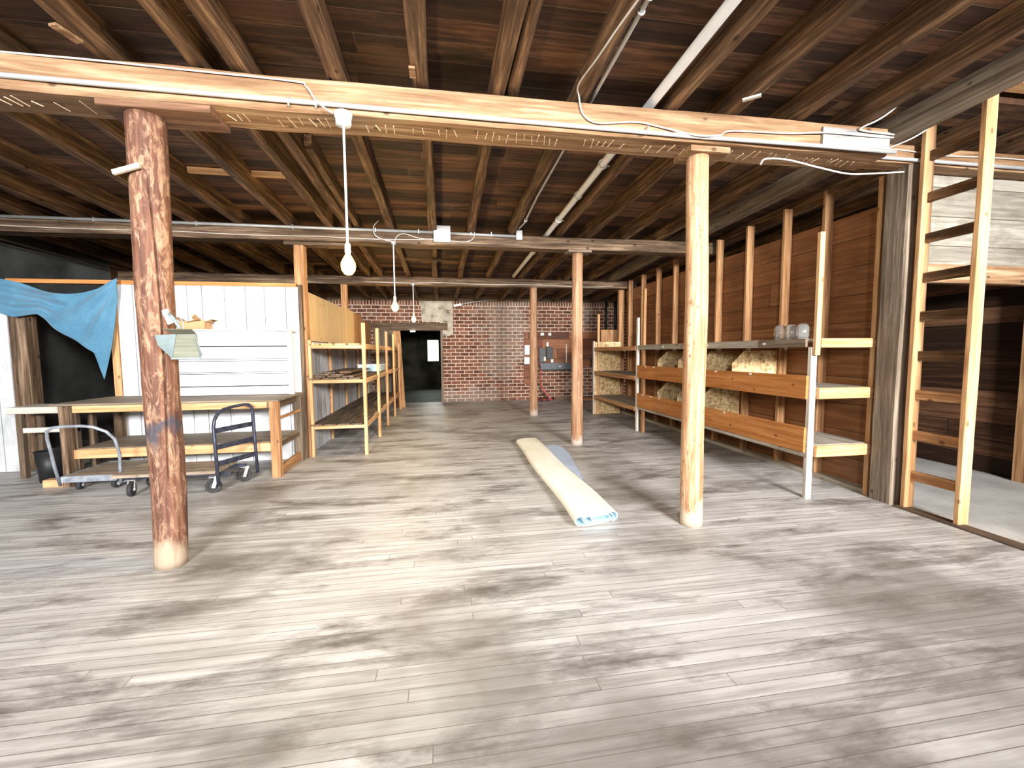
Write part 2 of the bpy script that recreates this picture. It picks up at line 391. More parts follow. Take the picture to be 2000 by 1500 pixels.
# roof boards with the hatch the ladder climbs through
HX0, HX1, HY0, HY1 = 4.12, 5.2, 1.9, 3.06
def roofpiece(mb, x0, x1, y0, y1):
    a, b = zj(y0)+.19, zj(y1)+.19
    mb.add([(x0,y0,a),(x1,y0,a),(x1,y1,b),(x0,y1,b),(x0,y0,a+.05),(x1,y0,a+.05),(x1,y1,b+.05),(x0,y1,b+.05)],
           [(0,3,2,1),(4,5,6,7),(0,1,5,4),(1,2,6,5),(2,3,7,6),(3,0,4,7)])
mb = MB()
for r in ((XL-.2, HX0, YB-.2, YW+.3), (HX1, XR+.2, YB-.2, YW+.3), (HX0, HX1, YB-.2, HY0), (HX0, HX1, HY1, YW+.3)): roofpiece(mb, *r)
mb.box(HX0-.05, HX0, HY0, HY1, 3.56, 4.3).box(HX1, HX1+.05, HY0, HY1, 3.56, 4.3).box(HX0, HX1, HY0-.05, HY0, 3.6, 4.3).box(HX0, HX1, HY1, HY1+.05, 3.6, 4.3).box(HX0, HX1, HY0, HY1, 4.3, 4.34)
struct(mb.build('ceiling', ceil_mat))
# left wall
struct(box('wall_left', charcoal, (XL-.12, XL, YB, 9.6, 0, 3.5)))
struct(box('wall_left_rear', sidex_mat, (XL-.12, XL, 9.6, YW, 0, 3.5)))
struct(box('wall_right', side_mat, (XR, XR+.12, YB, YW, 0, 3.62)))
# unseen wall behind the camera; its high openings are shaped to steer floor light
mb = MB()
op = [(-3.6, -.7), (1.2, 4.2), (4.7, 6.35)]
x = XL
for a, b in op:
    mb.box(x, a, YB-.12, YB, 0, 3.6); mb.box(a, b, YB-.12, YB, 3.15, 3.6); mb.box(a, b, YB-.12, YB, 0, 2.25); x = b
mb.box(x, XR, YB-.12, YB, 0, 3.6)
struct(mb.build('wall_front', sidex_mat))
# brick back wall with doorway
mb = MB(); DX0, DX1, DZ = -1.35, -.04, 2.17
mb.box(XL, DX0, YW, YW+.34, 0, 3.05).box(DX1, XR, YW, YW+.34, 0, 3.05).box(DX0, DX1, YW, YW+.34, DZ, 3.05)
struct(mb.build('wall_back', brick_m))
struct(box('trim_1', darkb('X'), (XL, XR, YW-.02, YW+.3, 3.05, 3.26)))
struct(tag(MB().plank('X', -2.15, DX1+.22, YW-.04, YW+.3, DZ, DZ+.22, sd=3, amp=.01).build('trim_2', darkb('X')), None, None))
struct(box('trim_3', weath('Z'), (DX0-.62, DX0-.02, YW-.05, YW, 0, DZ)))
struct(box('trim_4', weath('Z'), (DX1, DX1+.07, YW-.03, YW+.3, 0, DZ)))
# cement patch above the doorway corner
mb = MB(); pts = [(-.62,3.04),(.34,3.04),(.34,2.08),(.22,2.0),(-.02,1.98),(-.06,2.42),(-.58,2.42)]
n = len(pts)
mb.add([(x,YW-.018,z) for x,z in pts]+[(x,YW+.01,z) for x,z in pts], [tuple(range(n))[::1], tuple(range(n,2*n))[::-1]]+[(i,i+n,(i+1)%n+n,(i+1)%n) for i in range(n)])
struct(mb.build('wall_back_patch', plaster))
# the dark room beyond, with one bright window
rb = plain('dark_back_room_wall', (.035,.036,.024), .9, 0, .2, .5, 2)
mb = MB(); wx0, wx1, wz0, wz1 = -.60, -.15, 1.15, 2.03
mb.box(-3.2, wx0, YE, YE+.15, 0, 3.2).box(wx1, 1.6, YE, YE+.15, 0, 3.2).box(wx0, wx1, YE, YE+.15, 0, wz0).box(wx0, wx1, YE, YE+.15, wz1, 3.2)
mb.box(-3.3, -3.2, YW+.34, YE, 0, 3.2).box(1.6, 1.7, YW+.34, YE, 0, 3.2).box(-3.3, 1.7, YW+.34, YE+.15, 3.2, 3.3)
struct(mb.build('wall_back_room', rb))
w = struct(MB().box(wx0-.03, wx1+.03, YE-.03, YE, wz0-.04, wz0).box(wx0-.03, wx1+.03, YE-.03, YE, wz1, wz1+.03).box(wx0-.03, wx0, YE-.03, YE, wz0, wz1).box(wx1, wx1+.03, YE-.03, YE, wz0, wz1).build('window_1', rb))
area('window_daylight', (-.375, YE+.3, 1.6), (-.375, 14, 1.2), .45, .88, 12, (.95, 1.0, .9))

# right plank wall: Y 3.8 .. 10.05, plank face at X = 4.46
struct(box('wall_right_planks', rwall_mat, (4.46, 4.49, 3.72, 10.05, .0, 2.97)))
struct(box('wall_side_header', head_mat, (4.45, XR, 3.62, 3.66, 2.34, 3.19)))
struct(tag(MB().plank('X', 4.42, XR, 3.57, 3.67, 2.15, 2.335, sd=5).build('trim_5', beamw('X')), None, None))
struct(tag(MB().plank('Y', 3.7, 10.0, 4.32, 4.46, 0, .045, sd=9).build('baseboard_right', greyb('Y')), None, None))
struct(tag(MB().plank('Y', -1, 3.4, 4.24, 4.36, -.02, .018, sd=8).build('trim_6', darkb('Y')), None, None))

# white board partition at Y = 6.5 with its opening, and the grey-washed return behind the shelving
def board_wall(name, x0, x1, y, z0, z1, wmin, wmax, mat, sd, t=.022):
    rnd = random.Random(sd); mb = MB(); x = x0
    while x < x1-.01:
        w = min(rnd.uniform(wmin, wmax), x1-x)
        if x1-x-w < .06: w = x1-x
        dy = rnd.uniform(0, .004)
        mb.box(x+.005, x+w-.005, y+dy, y+t, z0, z1-rnd.uniform(0, .006)); x += w
    return struct(mb.build(name, mat))
board_wall('wall_partition', -4.22, -1.97, 6.5, 0, 2.43, .16, .29, white_m, 4)
struct(box('wall_partition_backing', blackm, (-4.22, -1.99, 6.523, 6.54, 0, 2.42)))
board_wall('wall_partition_left', -6.3, -5.43, 6.45, 0, 2.4, .11, .19, white_m, 11)
struct(box('trim_7', darkbeam('Z'), (-5.43, -5.24, 6.47, 6.62, 0, 2.40)))
struct(box('trim_8', pine('Z'), (-4.31, -4.225, 6.49, 6.56, 0, 2.40)))
struct(box('trim_9', orange('X'), (-5.43, -1.99, 6.475, 6.57, 2.425, 2.475)))
struct(box('trim_10', darkbeam('Z'), (-1.965, -1.925, 6.49, 6.55, 0, 2.46)))
struct(box('wall_return', greywall_mat, (-1.99, -1.965, 6.73, 12.6, 0, 1.68)))
for i, (a, b, z) in enumerate(((6.56,9.10,2.41),(9.12,10.2,2.43),(10.23,11.3,2.41),(11.34,12.5,2.33))):
    struct(box('wall_return_panel_%d' % (i+1), wood('bulb_glow_plywood', (.46,.31,.16), (.60,.44,.25), (.70,.54,.33), 'Z', .15, .6, blotch=(.40,.26,.13)) if i < 2 else studw('Z'), (-1.962, -1.945, a, b, 1.69, z)))  # near two panels coloured paler, painting in the warm glow of the bulbs

# ================================================================== TIMBER FRAME
def beam(name, y0, y1, z0, z1, x0, x1, m, label, sd, group='cross beams under the joists'):
    return tag(MB().plank('X', x0, x1, y0, y1, z0, z1, seg=.3, amp=.014, ch=.012, sd=sd).build(name, m), label, 'beam', group)
nb = thing('timber_beam', (.4, 3.35, 3.12), 'pale tan timber beam nearest the camera, crossing the room on two log posts', 'beam')
MB().plank('X', XL, 3.72, 3.2, 3.5, 3.12, 3.34, seg=.3, amp=.014, ch=.012, sd=1).build('main_timber', beamw('X'), nb)
mb = MB(); rnd = random.Random(3)
x = XL+.3
while x < 3.6:                                     # pale hewing cuts along the lower edge of the beam
    if not (rnd.random() < .28):
        q = rnd.uniform(.004, .006)
        mb.obox((x, 3.27+rnd.uniform(0,.06), 3.117), (x+rnd.uniform(-.01,.03), 3.36+rnd.uniform(0,.08), 3.117), q, .006)
    x += rnd.uniform(.045, .075)
t = mb.build('hewing_cuts', plain('pale_torn_wood', (.80,.62,.42), .8), nb); t['kind'] = 'stuff'; t['label'] = 'pale cuts across the underside of the beam'
rb_ = tag(MB().plank('X', 3.73, XR, 3.44, 3.6, 3.19, 3.35, seg=.3, amp=.01, sd=6).build('timber_beam', beamw('X')), 'shorter pale beam behind the ladder, resting on the weathered grey post', 'beam')
beam('timber_beam', 6.52, 6.78, 3.07, 3.25, XL, 4.46, darkbeam('X'), 'second dark cross beam, carrying the conduit and square junction box', 2)
beam('timber_beam', 9.78, 10.02, 2.98, 3.15, XL, 4.6, darkbeam('X'), 'farthest dark cross beam, just in front of the brick wall', 3)
tag(MB().plank('X', -2.12, -1.46, 3.2, 3.48, 3.07, 3.118, seg=.2, amp=.006, sd=4).build('bolster_plank', wood('reddish_bolster', (.05,.022,.012), (.14,.07,.04), (.26,.15,.09), 'X', .4)), 'short bolster plank between the bark-covered log post and the near beam', 'plank')
tag(MB().plank('X', 1.96, 2.3, 3.24, 3.5, 3.075, 3.118, seg=.1, amp=.004, sd=5).build('cap_block', beamw('X')), 'thin cap block on top of the pale log post in the right foreground', 'block')
tag(MB().plank('X', 1.95, 2.32, 6.53, 6.76, 3.035, 3.068, seg=.1, amp=.004, sd=5).build('cap_block', weath('X')), 'thin grey cap block on the second log post in line', 'block')
tag(MB().plank('X', -2.15, -1.35, 6.55, 6.75, 3.02, 3.068, seg=.1, amp=.004, sd=15).build('bolster_plank', darkbeam('X')), 'short bolster under the second beam, above the white partition', 'plank')
sp = thing('mending_plate', (3.4, 3.19, 3.16), 'whitewashed mending board nailed over the near beam joint at the right', 'board')
MB().plank('X', 3.07, 3.70, 3.168, 3.19, 3.155, 3.30, seg=.06, amp=.006, sd=31).build('plate_board', wood('flaking_whitewash', (.16,.15,.14), (.34,.33,.32), (.50,.50,.49), 'X', .9, .8, blotch=(.05,.04,.035)), sp)

# joists: each one full-length timber
JX = [-5.85, -5.22, -4.6, -3.97, -3.27, -2.68, -2.05, -1.53, -1.28, -.69, -.11, .44, 1.06, 1.79, 2.27, 2.87, 3.44]
JX2 = [4.0, 4.72, 5.35, 5.95]
def joist(x, w, h, y0, y1, m, sd, amp=.02, log=False, z=0.0):
    mb = MB(); n = int((y1-y0)/.33)+1; vs = []; K = 10
    for i in range(n):
        y = y0+(y1-y0)*i/(n-1); zb = zj(y)+z
        dx = amp*noise.noise(Vector((y*.5, sd*7.7, 1))); ww = w*(1+.30*noise.noise(Vector((y*1.1, sd*3.3, 5)))+.12*noise.noise(Vector((y*3.1, sd*2.3, 15)))); dz = .012*noise.noise(Vector((y*.9, sd, 8)))
        if log:
            for k in range(K):
                t = 2*PI*k/K; vs.append((x+dx+math.cos(t)*ww/2, y, zb+h/2+dz*0+math.sin(t)*h/2))
        else:
            c = .012
            for px, pz in ((-ww/2+c,0),(0,-.002),(ww/2-c,0),(ww/2,c),(ww/2,h),(0,h),(-ww/2,h),(-ww/2,c)):
                vs.append((x+dx+px+.003*noise.noise(Vector((y*8, px*40, sd))), y, max(zb+pz+(dz if pz < .1 else 0), zb-.0)))
    K = 10 if log else 8
    fs = [tuple(range(K))[::-1], tuple(range((n-1)*K, n*K))]
    for i in range(n-1):
        for j in range(K): fs.append((i*K+j, i*K+(j+1)%K, (i+1)*K+(j+1)%K, (i+1)*K+j))
    return mb.add(vs, fs).build('ceiling_joist', m, None, smooth=log)
G = 'ceiling joists under the roof boards'
left = [x for x in JX if x < 1.6][::-1]
for i, x in enumerate(left):
    lg = x == 1.06
    o = joist(x, .10 if not lg else .14, .185 if not lg else .15, YB, YW, joistw('Y'), i, log=lg, amp=.03)
    lab = 'round log joist just left of the thick white pipe, thin conduit along its side' if lg else 'rough brown ceiling joist, %s to the left of the thick white pipe' % ORD[i]
    tag(o, lab, 'joist', G)
for i, x in enumerate([x for x in JX if x > 1.6]+JX2):
    if x in (4.72,): y1 = HY0
    o = joist(x, .10 if x != 4.0 else .15, .185, YB, YW, joistw('Y') if x != 4.0 else weath('Y'), i+30, amp=.03) if x != 4.72 else joist(x, .10, .185, 3.2, YW, joistw('Y'), 77)
    lab = 'rough brown ceiling joist, %s to the right of the thick white pipe' % ORD[i]
    if x == 4.0: lab = 'thick grey weathered ceiling joist just left of the ladder top'
    tag(o, lab, 'joist', G)
o = joist(.545, .075, .16, YB, 3.9, joistw('Y'), 99, z=.02, amp=.01); tag(o, 'short doubled joist beside another in the near bay, centre of the ceiling', 'joist')
o = joist(-1.17, .07, .13, 4.3, 6.9, joistw('Y'), 98, z=.03, amp=.01); tag(o, 'short repair joist sistered to another above the first hanging bulb', 'joist')

# posts
def log_post(x, y, r0, r1, z1, mat, label, sd, crack=None, lean=(0,0)):
    mb = MB(); K = 120 if crack else 40; N = 60; vs = []
    for i in range(N):
        z = z1*i/(N-1); f = i/(N-1)
        cx = x+lean[0]*f+.012*noise.noise(Vector((z*.8, sd, 0))); cy = y+lean[1]*f+.012*noise.noise(Vector((z*.8, sd, 5)))
        for k in range(K):
            t = 2*PI*k/K
            r = (r0+(r1-r0)*f)*(1+.05*noise.noise(Vector((math.cos(t)*1.2, math.sin(t)*1.2, z*1.4+sd)))+.025*noise.noise(Vector((math.cos(t)*5, math.sin(t)*5, z*5+sd))))
            if crack:
                ct = crack(z)
                if ct is not None:
                    d = (t-ct+PI) % (2*PI)-PI
                    r -= .038*max(0, 1-abs(d)/.085)*min(1, (z-.55)*4, (2.75-z)*4)
            vs.append((cx+math.cos(t)*r, cy+math.sin(t)*r, z))
    fs = [tuple(range(K))[::-1], tuple(range((N-1)*K, N*K))]
    for i in range(N-1):
        for k in range(K): fs.append((i*K+k, i*K+(k+1)%K, (i+1)*K+(k+1)%K, (i+1)*K+k))
    o = mb.add(vs, fs).build('log_post', mat, None, smooth=True)
    return tag(o, label, 'post')
def ck(z):
    if z < .55 or z > 2.75: return None
    return -PI/2 + .50 + .30*math.sin(z*1.6-1.0) + (.25 if z < .9 else 0)*(.9-z)
log_post(-1.94, 3.34, .098, .112, 3.07, logL, 'reddish log post with peeling bark, a long crack and a burnt ring, left foreground', 1, crack=ck, lean=(.02, 0))
log_post(2.11, 3.36, .094, .086, 3.075, logR, 'pale peeled orange-tan log post in the right foreground', 2, lean=(-.01, 0))
log_post(2.13, 6.65, .095, .082, 3.035, logM, 'middle log post, second in line behind the pale foreground post', 3)
log_post(2.11, 9.9, .098, .082, 2.98, logM, 'farthest log post, standing before the brick wall', 4)
tag(MB().plank('Z', 0, 3.02, -2.03, -1.90, 6.57, 6.72, seg=.3, amp=.006, sd=40).build('square_post', studw('Z')), 'square brown post rising above the end of the white partition', 'post')
tag(MB().plank('Z', 0, 2.98, -2.12, -2.00, 9.82, 9.97, seg=.3, amp=.006, sd=41).build('square_post', studw('Z')), 'square brown post rising behind the plywood panels, near the brick wall', 'post')
tag(MB().plank('Z', 0, 3.19, 4.25, 4.41, 3.44, 3.66, seg=.25, amp=.010, ch=.012, sd=42).build('square_post', weath('Z')), 'thick weathered grey square post at the near end of the plank wall', 'post')
tag(MB().plank('Z', 0.0, 3.25, 3.78+.0, 3.83, 0, .1, sd=1).build('tmp', weath('Z')), 'x', 'x') if False else None
# wall studs
SY = [4.41, 5.0, 5.68, 6.36, 7.02, 7.67, 8.32, 9.0, 9.66]
tag(MB().plank('Z', .0, 3.2, 4.30, 4.42, 3.72, 3.77, seg=.4, amp=.004, sd=50).build('wall_stud', pine('Z')), 'pale stud at the near edge of the plank wall, touching the grey post', 'stud')
for i, y in enumerate(SY):
    o = MB().plank('Z', .045, zj(y)-.005, 4.35, 4.455, y, y+.05, seg=.4, amp=.006, sd=51+i).build('wall_stud', studw('Z'))
    tag(o, 'brown upright stud on the plank wall, %s from the weathered grey post' % ORD[i+1], 'stud', 'studs on the plank wall')
tag(MB().plank('Z', 0, 3.0, 4.28, 4.42, 10.06, 10.16, sd=63).build('wall_stud', studw('Z')), 'last stud at the far end of the plank wall', 'stud')
struct(MB().plank('Y', 3.7, 10, 4.9, 4.98, 3.0, 3.08, sd=64).build('trim_11', weath('Y')))
tag(MB().plank('Z', 0, 3.3, 6.38, 6.49, 3.74, 3.86, sd=66).build('square_post', studw('Z')), 'brown post on the dark side wall, seen right of the ladder', 'post')

# ================================================================== LADDER
L = thing('ladder', (4.34, 3.12, 0), 'tall home-made lumber ladder standing upright at the right, rising into the roof hatch', 'ladder')
MB().plank('Z', 0, 3.58, 4.28, 4.385, 2.90, 2.945, seg=.15, amp=.004, sd=70).build('stile', pine('Z'), L)
MB().plank('Z', 0, 3.50, 4.28, 4.385, 3.335, 3.38, seg=.15, amp=.004, sd=71).build('stile', pine('Z'), L)
for i, z in enumerate((.32, .70, 1.08, 1.44, 1.80, 2.15, 2.50, 2.86, 3.22)):
    MB().plank('Y', 2.947, 3.333, 4.325, 4.36, z-.045, z+.045, seg=.1, amp=.006, sd=72+i).build('rung', joistw('Y') if z > 1.3 else studw('Y'), L)
tag(MB().plank('X', 4.25, 5.15, 2.86, 2.99, 3.585, 3.66, sd=85).build('hatch_board', pine('X')), 'short pale board lying across the top of the ladder stile', 'board')

# ================================================================== WIRING
def cable(name, pts, r, mat, label, cat='cable', n=6, group=None):
    P = [Vector(p) for p in pts]; out = []
    for i in range(len(P)-1):
        p0, p1, p2, p3 = P[max(i-1,0)], P[i], P[i+1], P[min(i+2, len(P)-1)]
        for k in range(n):
            t = k/n
            out.append(.5*((2*p1)+(-p0+p2)*t+(2*p0-5*p1+4*p2-p3)*t*t+(-p0+3*p1-3*p2+p3)*t**3))
    out.append(P[-1])
    o = MB().tube(out, r, 8).build(name, mat, None, smooth=True)
    if label: tag(o, label, cat, group)
    return o
# conduit on the near beam, with straps
c = thing('conduit', (0, 3.178, 3.17), 'pale grey conduit along the face of the near beam', 'conduit')
MB().tube([(XL+.1,3.178,3.19),(-2.6,3.178,3.185),(-.5,3.178,3.165),(1.9,3.178,3.145),(3.0,3.15,3.135),(3.74,3.15,3.13)], .0155, 10).build('pipe', galv, c, smooth=True)
c2_ = thing('conduit', (5, 3.42, 3.2), 'pale grey conduit along the shorter beam behind the ladder', 'conduit')
MB().tube([(3.76,3.415,3.215),(6.4,3.415,3.215)], .0155, 10).build('pipe', galv, c2_, smooth=True)
for x in (-3.4, -.97, -.80, 1.56): MB().tube([(x,3.196,3.19),(x,3.168,3.188),(x,3.158,3.165),(x,3.168,3.14),(x,3.196,3.14)], .006, 6).build('strap', zinc, c)
cable('cable', [(-5.6,3.19,3.33),(-2.6,3.19,3.325),(-2.16,3.19,3.325),(-1.62,3.19,3.315),(-.95,3.185,3.30),(-.86,3.18,3.27),(-.79,3.152,3.17),(-.73,3.152,3.12),(-.69,3.152,3.10)], .006, wirem, 'thin white cable along the top of the near beam, dropping to the first lamp')
cable('cable', [(1.14,1.9,zj(1.9)-.012),(1.05,2.4,zj(2.4)-.012),(1.0,2.75,zj(2.75)-.02),(.98,3.05,3.37),(1.02,3.17,3.36),(1.06,3.185,3.24),(1.18,3.185,3.19),(1.47,3.185,3.22),(1.71,3.18,3.19),(1.95,3.15,3.14),(2.14,3.152,3.155),(2.27,3.18,3.21),(2.77,3.185,3.23),(3.1,3.155,3.245),(3.54,3.155,3.245),(3.72,3.155,3.25)], .006, wirem, 'thin cable curling off the log joist and wandering along the near beam')
cable('cable', [(3.72,3.12,3.50),(3.62,3.11,3.42),(3.50,3.11,3.345),(3.40,3.14,3.30),(3.42,3.15,3.28),(3.72,3.15,3.27)], .0065, wirem, 'stiff cable end hooking up from the whitewashed mending board')
cable('cable', [(3.76,3.43,3.27),(4.1,3.43,3.30),(4.6,3.43,3.28),(5.4,3.43,3.30),(6.3,3.43,3.27)], .006, wirem, 'thin cable running along the shorter beam behind the ladder')
cable('cable', [(4.12,3.18,3.50),(4.16,3.18,3.45),(4.13,3.18,3.39),(4.0,3.24,3.30),(3.88,3.38,3.26),(3.80,3.43,3.245)], .0065, wirem, 'bent cable end beside the top of the ladder stile')
cable('cable', [(2.62,3.3,3.03),(2.68,3.32,3.085),(2.9,3.34,3.10),(3.2,3.33,3.05),(3.5,3.36,3.03),(3.8,3.45,3.08),(4.2,3.45,3.12)], .0075, wirem, 'loose cable sagging under the near beam toward the grey post')
# thick white pipe
pz = lambda y: zj(y)+.045
c = thing('white_pipe', (1.60, 5, pz(5)), 'thick white pipe running away from the camera under the ceiling', 'pipe')
MB().tube([(1.62,y,pz(y)) for y in (YB+.1,0,2,3.3,5,6.6,8,9.7)], .037, 14).build('pipe', whitepaint, c, smooth=True)
for y in (4.25, 5.05, 5.9, 7.6): MB().tube([(1.62+math.cos(t)*.043, y, pz(y)+math.sin(t)*.043) for t in [2*PI*k/14 for k in range(14)]], .009, 6, closed=True).build('coupling', whitepaint, c, smooth=True)
for y in (4.25, 5.9): MB().box(1.655, 1.69, y-.012, y+.012, pz(y)-.02, pz(y)-.012).build('bracket', zinc, c)
c = thing('conduit', (1.165, 5, 3.4), 'thin grey conduit clipped along the side of the log joist', 'conduit')
MB().tube([(1.155,y,zj(y)+.055) for y in (YB+.1,0,2,4,5.2)]+[(1.155,6.0,zj(6)+.01),(1.16,6.42,3.33),(1.165,6.47,3.325)], .014, 10).build('pipe', galv, c, smooth=True)
for y in (2.35, 2.45, 5.9): MB().tube([(1.155+math.cos(t)*.02, y, zj(y)+(.055 if y < 5 else .015)+math.sin(t)*.02) for t in [2*PI*k/12 for k in range(12)]], .006, 6, closed=True).build('strap', zinc, c, smooth=True)
# second beam conduit
c = thing('conduit', (-2.5, 6.49, 3.24), 'grey conduit along the second beam, joined to a square box', 'conduit')
MB().tube([(XL+.05,6.49,3.245),(-3,6.49,3.245),(-.086,6.49,3.24)], .02, 10).build('pipe', galv, c, smooth=True)
MB().tube([(.146,6.49,3.235),(1.119,6.49,3.225)], .02, 10).build('pipe', galv, c, smooth=True)
MB().box(1.12, 1.215, 6.456, 6.518, 3.17, 3.31).build('elbow_box', galv, c, bevel=.006)
for x in (-5.6,-4.4,-3.2,-2.0,-.9,-.3,.45,.75): MB().box(x-.006, x+.006, 6.466, 6.52, 3.21, 3.27).build('strap', zinc, c)
jb = thing('junction_box', (.03, 6.48, 3.2), 'square pale grey junction box on the second beam', 'electrical box')
MB().box(-.085,.145,6.44,6.518,3.10,3.32).build('box_body', galv, jb, bevel=.006)
MB().box(-.09,.15,6.432,6.44,3.095,3.325).build('cover', plain('box_cover_grey', (.66,.70,.70), .5), jb, bevel=.003)
cable('cable', [(XL+.1,6.505,3.15),(-4.7,6.505,3.125),(-3.6,6.505,3.135),(-2.6,6.505,3.12),(-1.7,6.505,3.13),(-1.0,6.505,3.12),(-.4,6.505,3.13),(-.1,6.50,3.15)], .0055, wirem, 'thin cable stapled along the second beam, left of the square box')
cable('cable', [(-.85,6.44,3.36),(-.92,6.44,3.27),(-.9,6.46,3.16),(-.78,6.49,3.11),(-.68,6.50,3.095)], .0065, wirem, 'short upturned cable end at the second lamp')
cable('cable', [(-.64,6.50,3.10),(-.6,6.49,3.17),(-.5,6.48,3.20),(-.3,6.49,3.15),(-.09,6.5,3.14)], .0065, wirem, 'arched cable from the second lamp to the square box')
cable('cable', [(.15,6.5,3.13),(.35,6.5,3.12),(.48,6.495,3.17),(.5,6.45,3.27),(.46,6.42,3.36)], .0065, wirem, 'cable curling up on the right side of the square box')
cable('cable', [(-1.6,9.77,3.03),(-.6,9.765,3.02),(0,9.77,3.04),(.9,9.77,3.02),(2,9.77,3.03),(3.4,9.77,3.0),(4,9.77,3.04)], .006, wirem, 'thin cable stapled along the farthest beam')
c = thing('conduit', (XL+.03, 8, 3.2), 'pale double conduit high on the charcoal left wall', 'conduit')
MB().tube([(XL+.03,4,3.20),(XL+.03,9.5,3.17)], .02, 8).build('pipe', galv, c, smooth=True)
MB().tube([(XL+.03,4,3.14),(XL+.03,9.5,3.11)], .016, 8).build('pipe', galv, c, smooth=True)

# hanging bulbs
def em(name, col, s):
    k = NT(name); k.b.inputs['Base Color'].default_value = (*col, 1)
    k.b.inputs['Emission Color'].default_value = (*col, 1); k.b.inputs['Emission Strength'].default_value = s; return k.m
glow = em('glowing_warm_bulb', (1.0, .60, .12), 4)
def lamp(x, y, ztop, zb, big, label):
    L = thing('hanging_lamp', (x, y, ztop), label, 'lamp', 'bare bulbs hung from the beams')
    if big: MB().lathe((x,y), [(.02,ztop-.085),(.05,ztop-.08),(.052,ztop-.03),(.058,ztop-.028),(.058,ztop)], 8).build('ceiling_box', whitepaint, L)
    else: MB().lathe((x,y), [(.015,ztop-.04),(.035,ztop-.035),(.037,ztop)], 10).build('ceiling_box', galv, L)
    MB().cyl((x,y), .008 if big else .009, zb+.17, ztop-.04, 8).build('cord', whitepaint, L, smooth=True)
    MB().lathe((x,y), [(.012,zb+.19),(.02,zb+.18),(.021,zb+.125),(.016,zb+.115)], 14).build('socket', plain('cream_socket', (.75,.66,.5), .5), L, smooth=True)
    MB().lathe((x,y), [(.002,zb-.03),(.026,zb-.022),(.044,zb+.002),(.050,zb+.03),(.047,zb+.055),(.032,zb+.085),(.018,zb+.108),(.015,zb+.12)], 18).build('bulb', glow, L, smooth=True)
    l = bpy.data.lights.new('bulb_light', 'POINT'); l.energy = 26; l.color = (1, .70, .28); l.shadow_soft_size = .05
    o = bpy.data.objects.new('bulb_light', l); COL.objects.link(o); o.location = (x, y-.0, zb-.10)
lamp(-.63, 3.18, 3.118, 2.07, True, 'nearest hanging bulb, on a long white stem from the near beam')
lamp(-.66, 6.50, 3.09, 2.13, False, 'middle hanging bulb, hung from the second beam')
lamp(-.60, 9.76, 3.00, 2.20, False, 'farthest hanging bulb, seen before the doorway lintel')

# ================================================================== WORKBENCH
B = thing('workbench', (-3.1, 6.0, 0), 'long wooden workbench with a lower shelf in front of the white partition', 'workbench')
MB().plank('X', -4.33, -1.95, 5.53, 6.21, .93, .955, sd=90, amp=.003).plank('X', -4.33, -1.95, 6.215, 6.47, .93, .955, sd=91, amp=.003).build('worktop', wood('grimy_bench_top', (.10,.08,.055), (.24,.19,.14), (.40,.33,.25), 'X', .4, .6), B)
MB().plank('X', -4.12, -2.09, 5.54, 5.58, .85, .93, sd=92, amp=.003).build('apron', orange('X') if False else pine('X'), B)
MB().plank('Y', 5.6, 6.40, -2.05, -2.01, .84, .93, sd=93, amp=.003).build('side_rail', darkb('Y'), B)
MB().box(-2.10,-2.06,5.545,5.585,.85,.93).box(-2.16,-2.10,5.60,5.66,.84,.925).build('block', darkb('X'), B)
for i, (x0, y0) in enumerate(((-2.065,5.535),(-2.055,6.36),(-4.27,5.55),(-4.27,6.36))):
    MB().plank('Z', 0, .93 if i != 0 else .94, x0, x0+.10, y0, y0+.09, sd=94+i, amp=.003).build('leg', [studw('Z'), weath('Z'), darkbeam('Z'), darkbeam('Z')][i], B)
MB().plank('X', -4.15, -2.0, 5.62, 6.42, .405, .43, sd=98, amp=.003).build('lower_shelf', wood('grimy_bench_top', None, None, None, 'X'), B)
MB().plank('X', -4.18, -2.07, 5.585, 5.62, .315, .42, sd=99, amp=.003).build('lower_apron', pine('X'), B)
MB().plank('Y', 5.62, 6.36, -2.02, -1.985, .35, .41, sd=100, amp=.002).build('side_rail', darkb('Y'), B)
MB().plank('Y', 5.62, 6.42, -2.02, -1.975, .01, .13, sd=101, amp=.003).build('side_rail', studw('Y'), B)
MB().plank('Y', 5.60, 6.36, -1.99, -1.965, .70, .735, sd=102, amp=.002).build('side_rail', studw('Y'), B)
# white slatted backboard standing on the bench
H = thing('white_board_rack', (-2.7, 6.3, .955), 'white rack of horizontal boards standing on the workbench', 'rack')
z = .957
for i, h in enumerate((.12,.165,.015,.155,.02,.17,.20)):
    if h > .05: MB().box(-3.55,-2.045,6.19+(i%2)*.004,6.21,z+.007,z+h-.007).build('board', white_m, H)
    else: MB().box(-3.55,-2.045,6.183,6.21,z+.001,z+h).build('ledge', white_m, H)
    z += h
MB().box(-3.55,-2.05,6.212,6.224,.958,z).build('backing', blackm, H)
MB().box(-3.55,-2.0,6.18,6.48,z,z+.018).build('top_board', white_m, H)
MB().plank('Z', .957, z, -2.045, -1.975, 6.185, 6.215, sd=103, amp=.001).build('end_post', whitew('Z'), H)
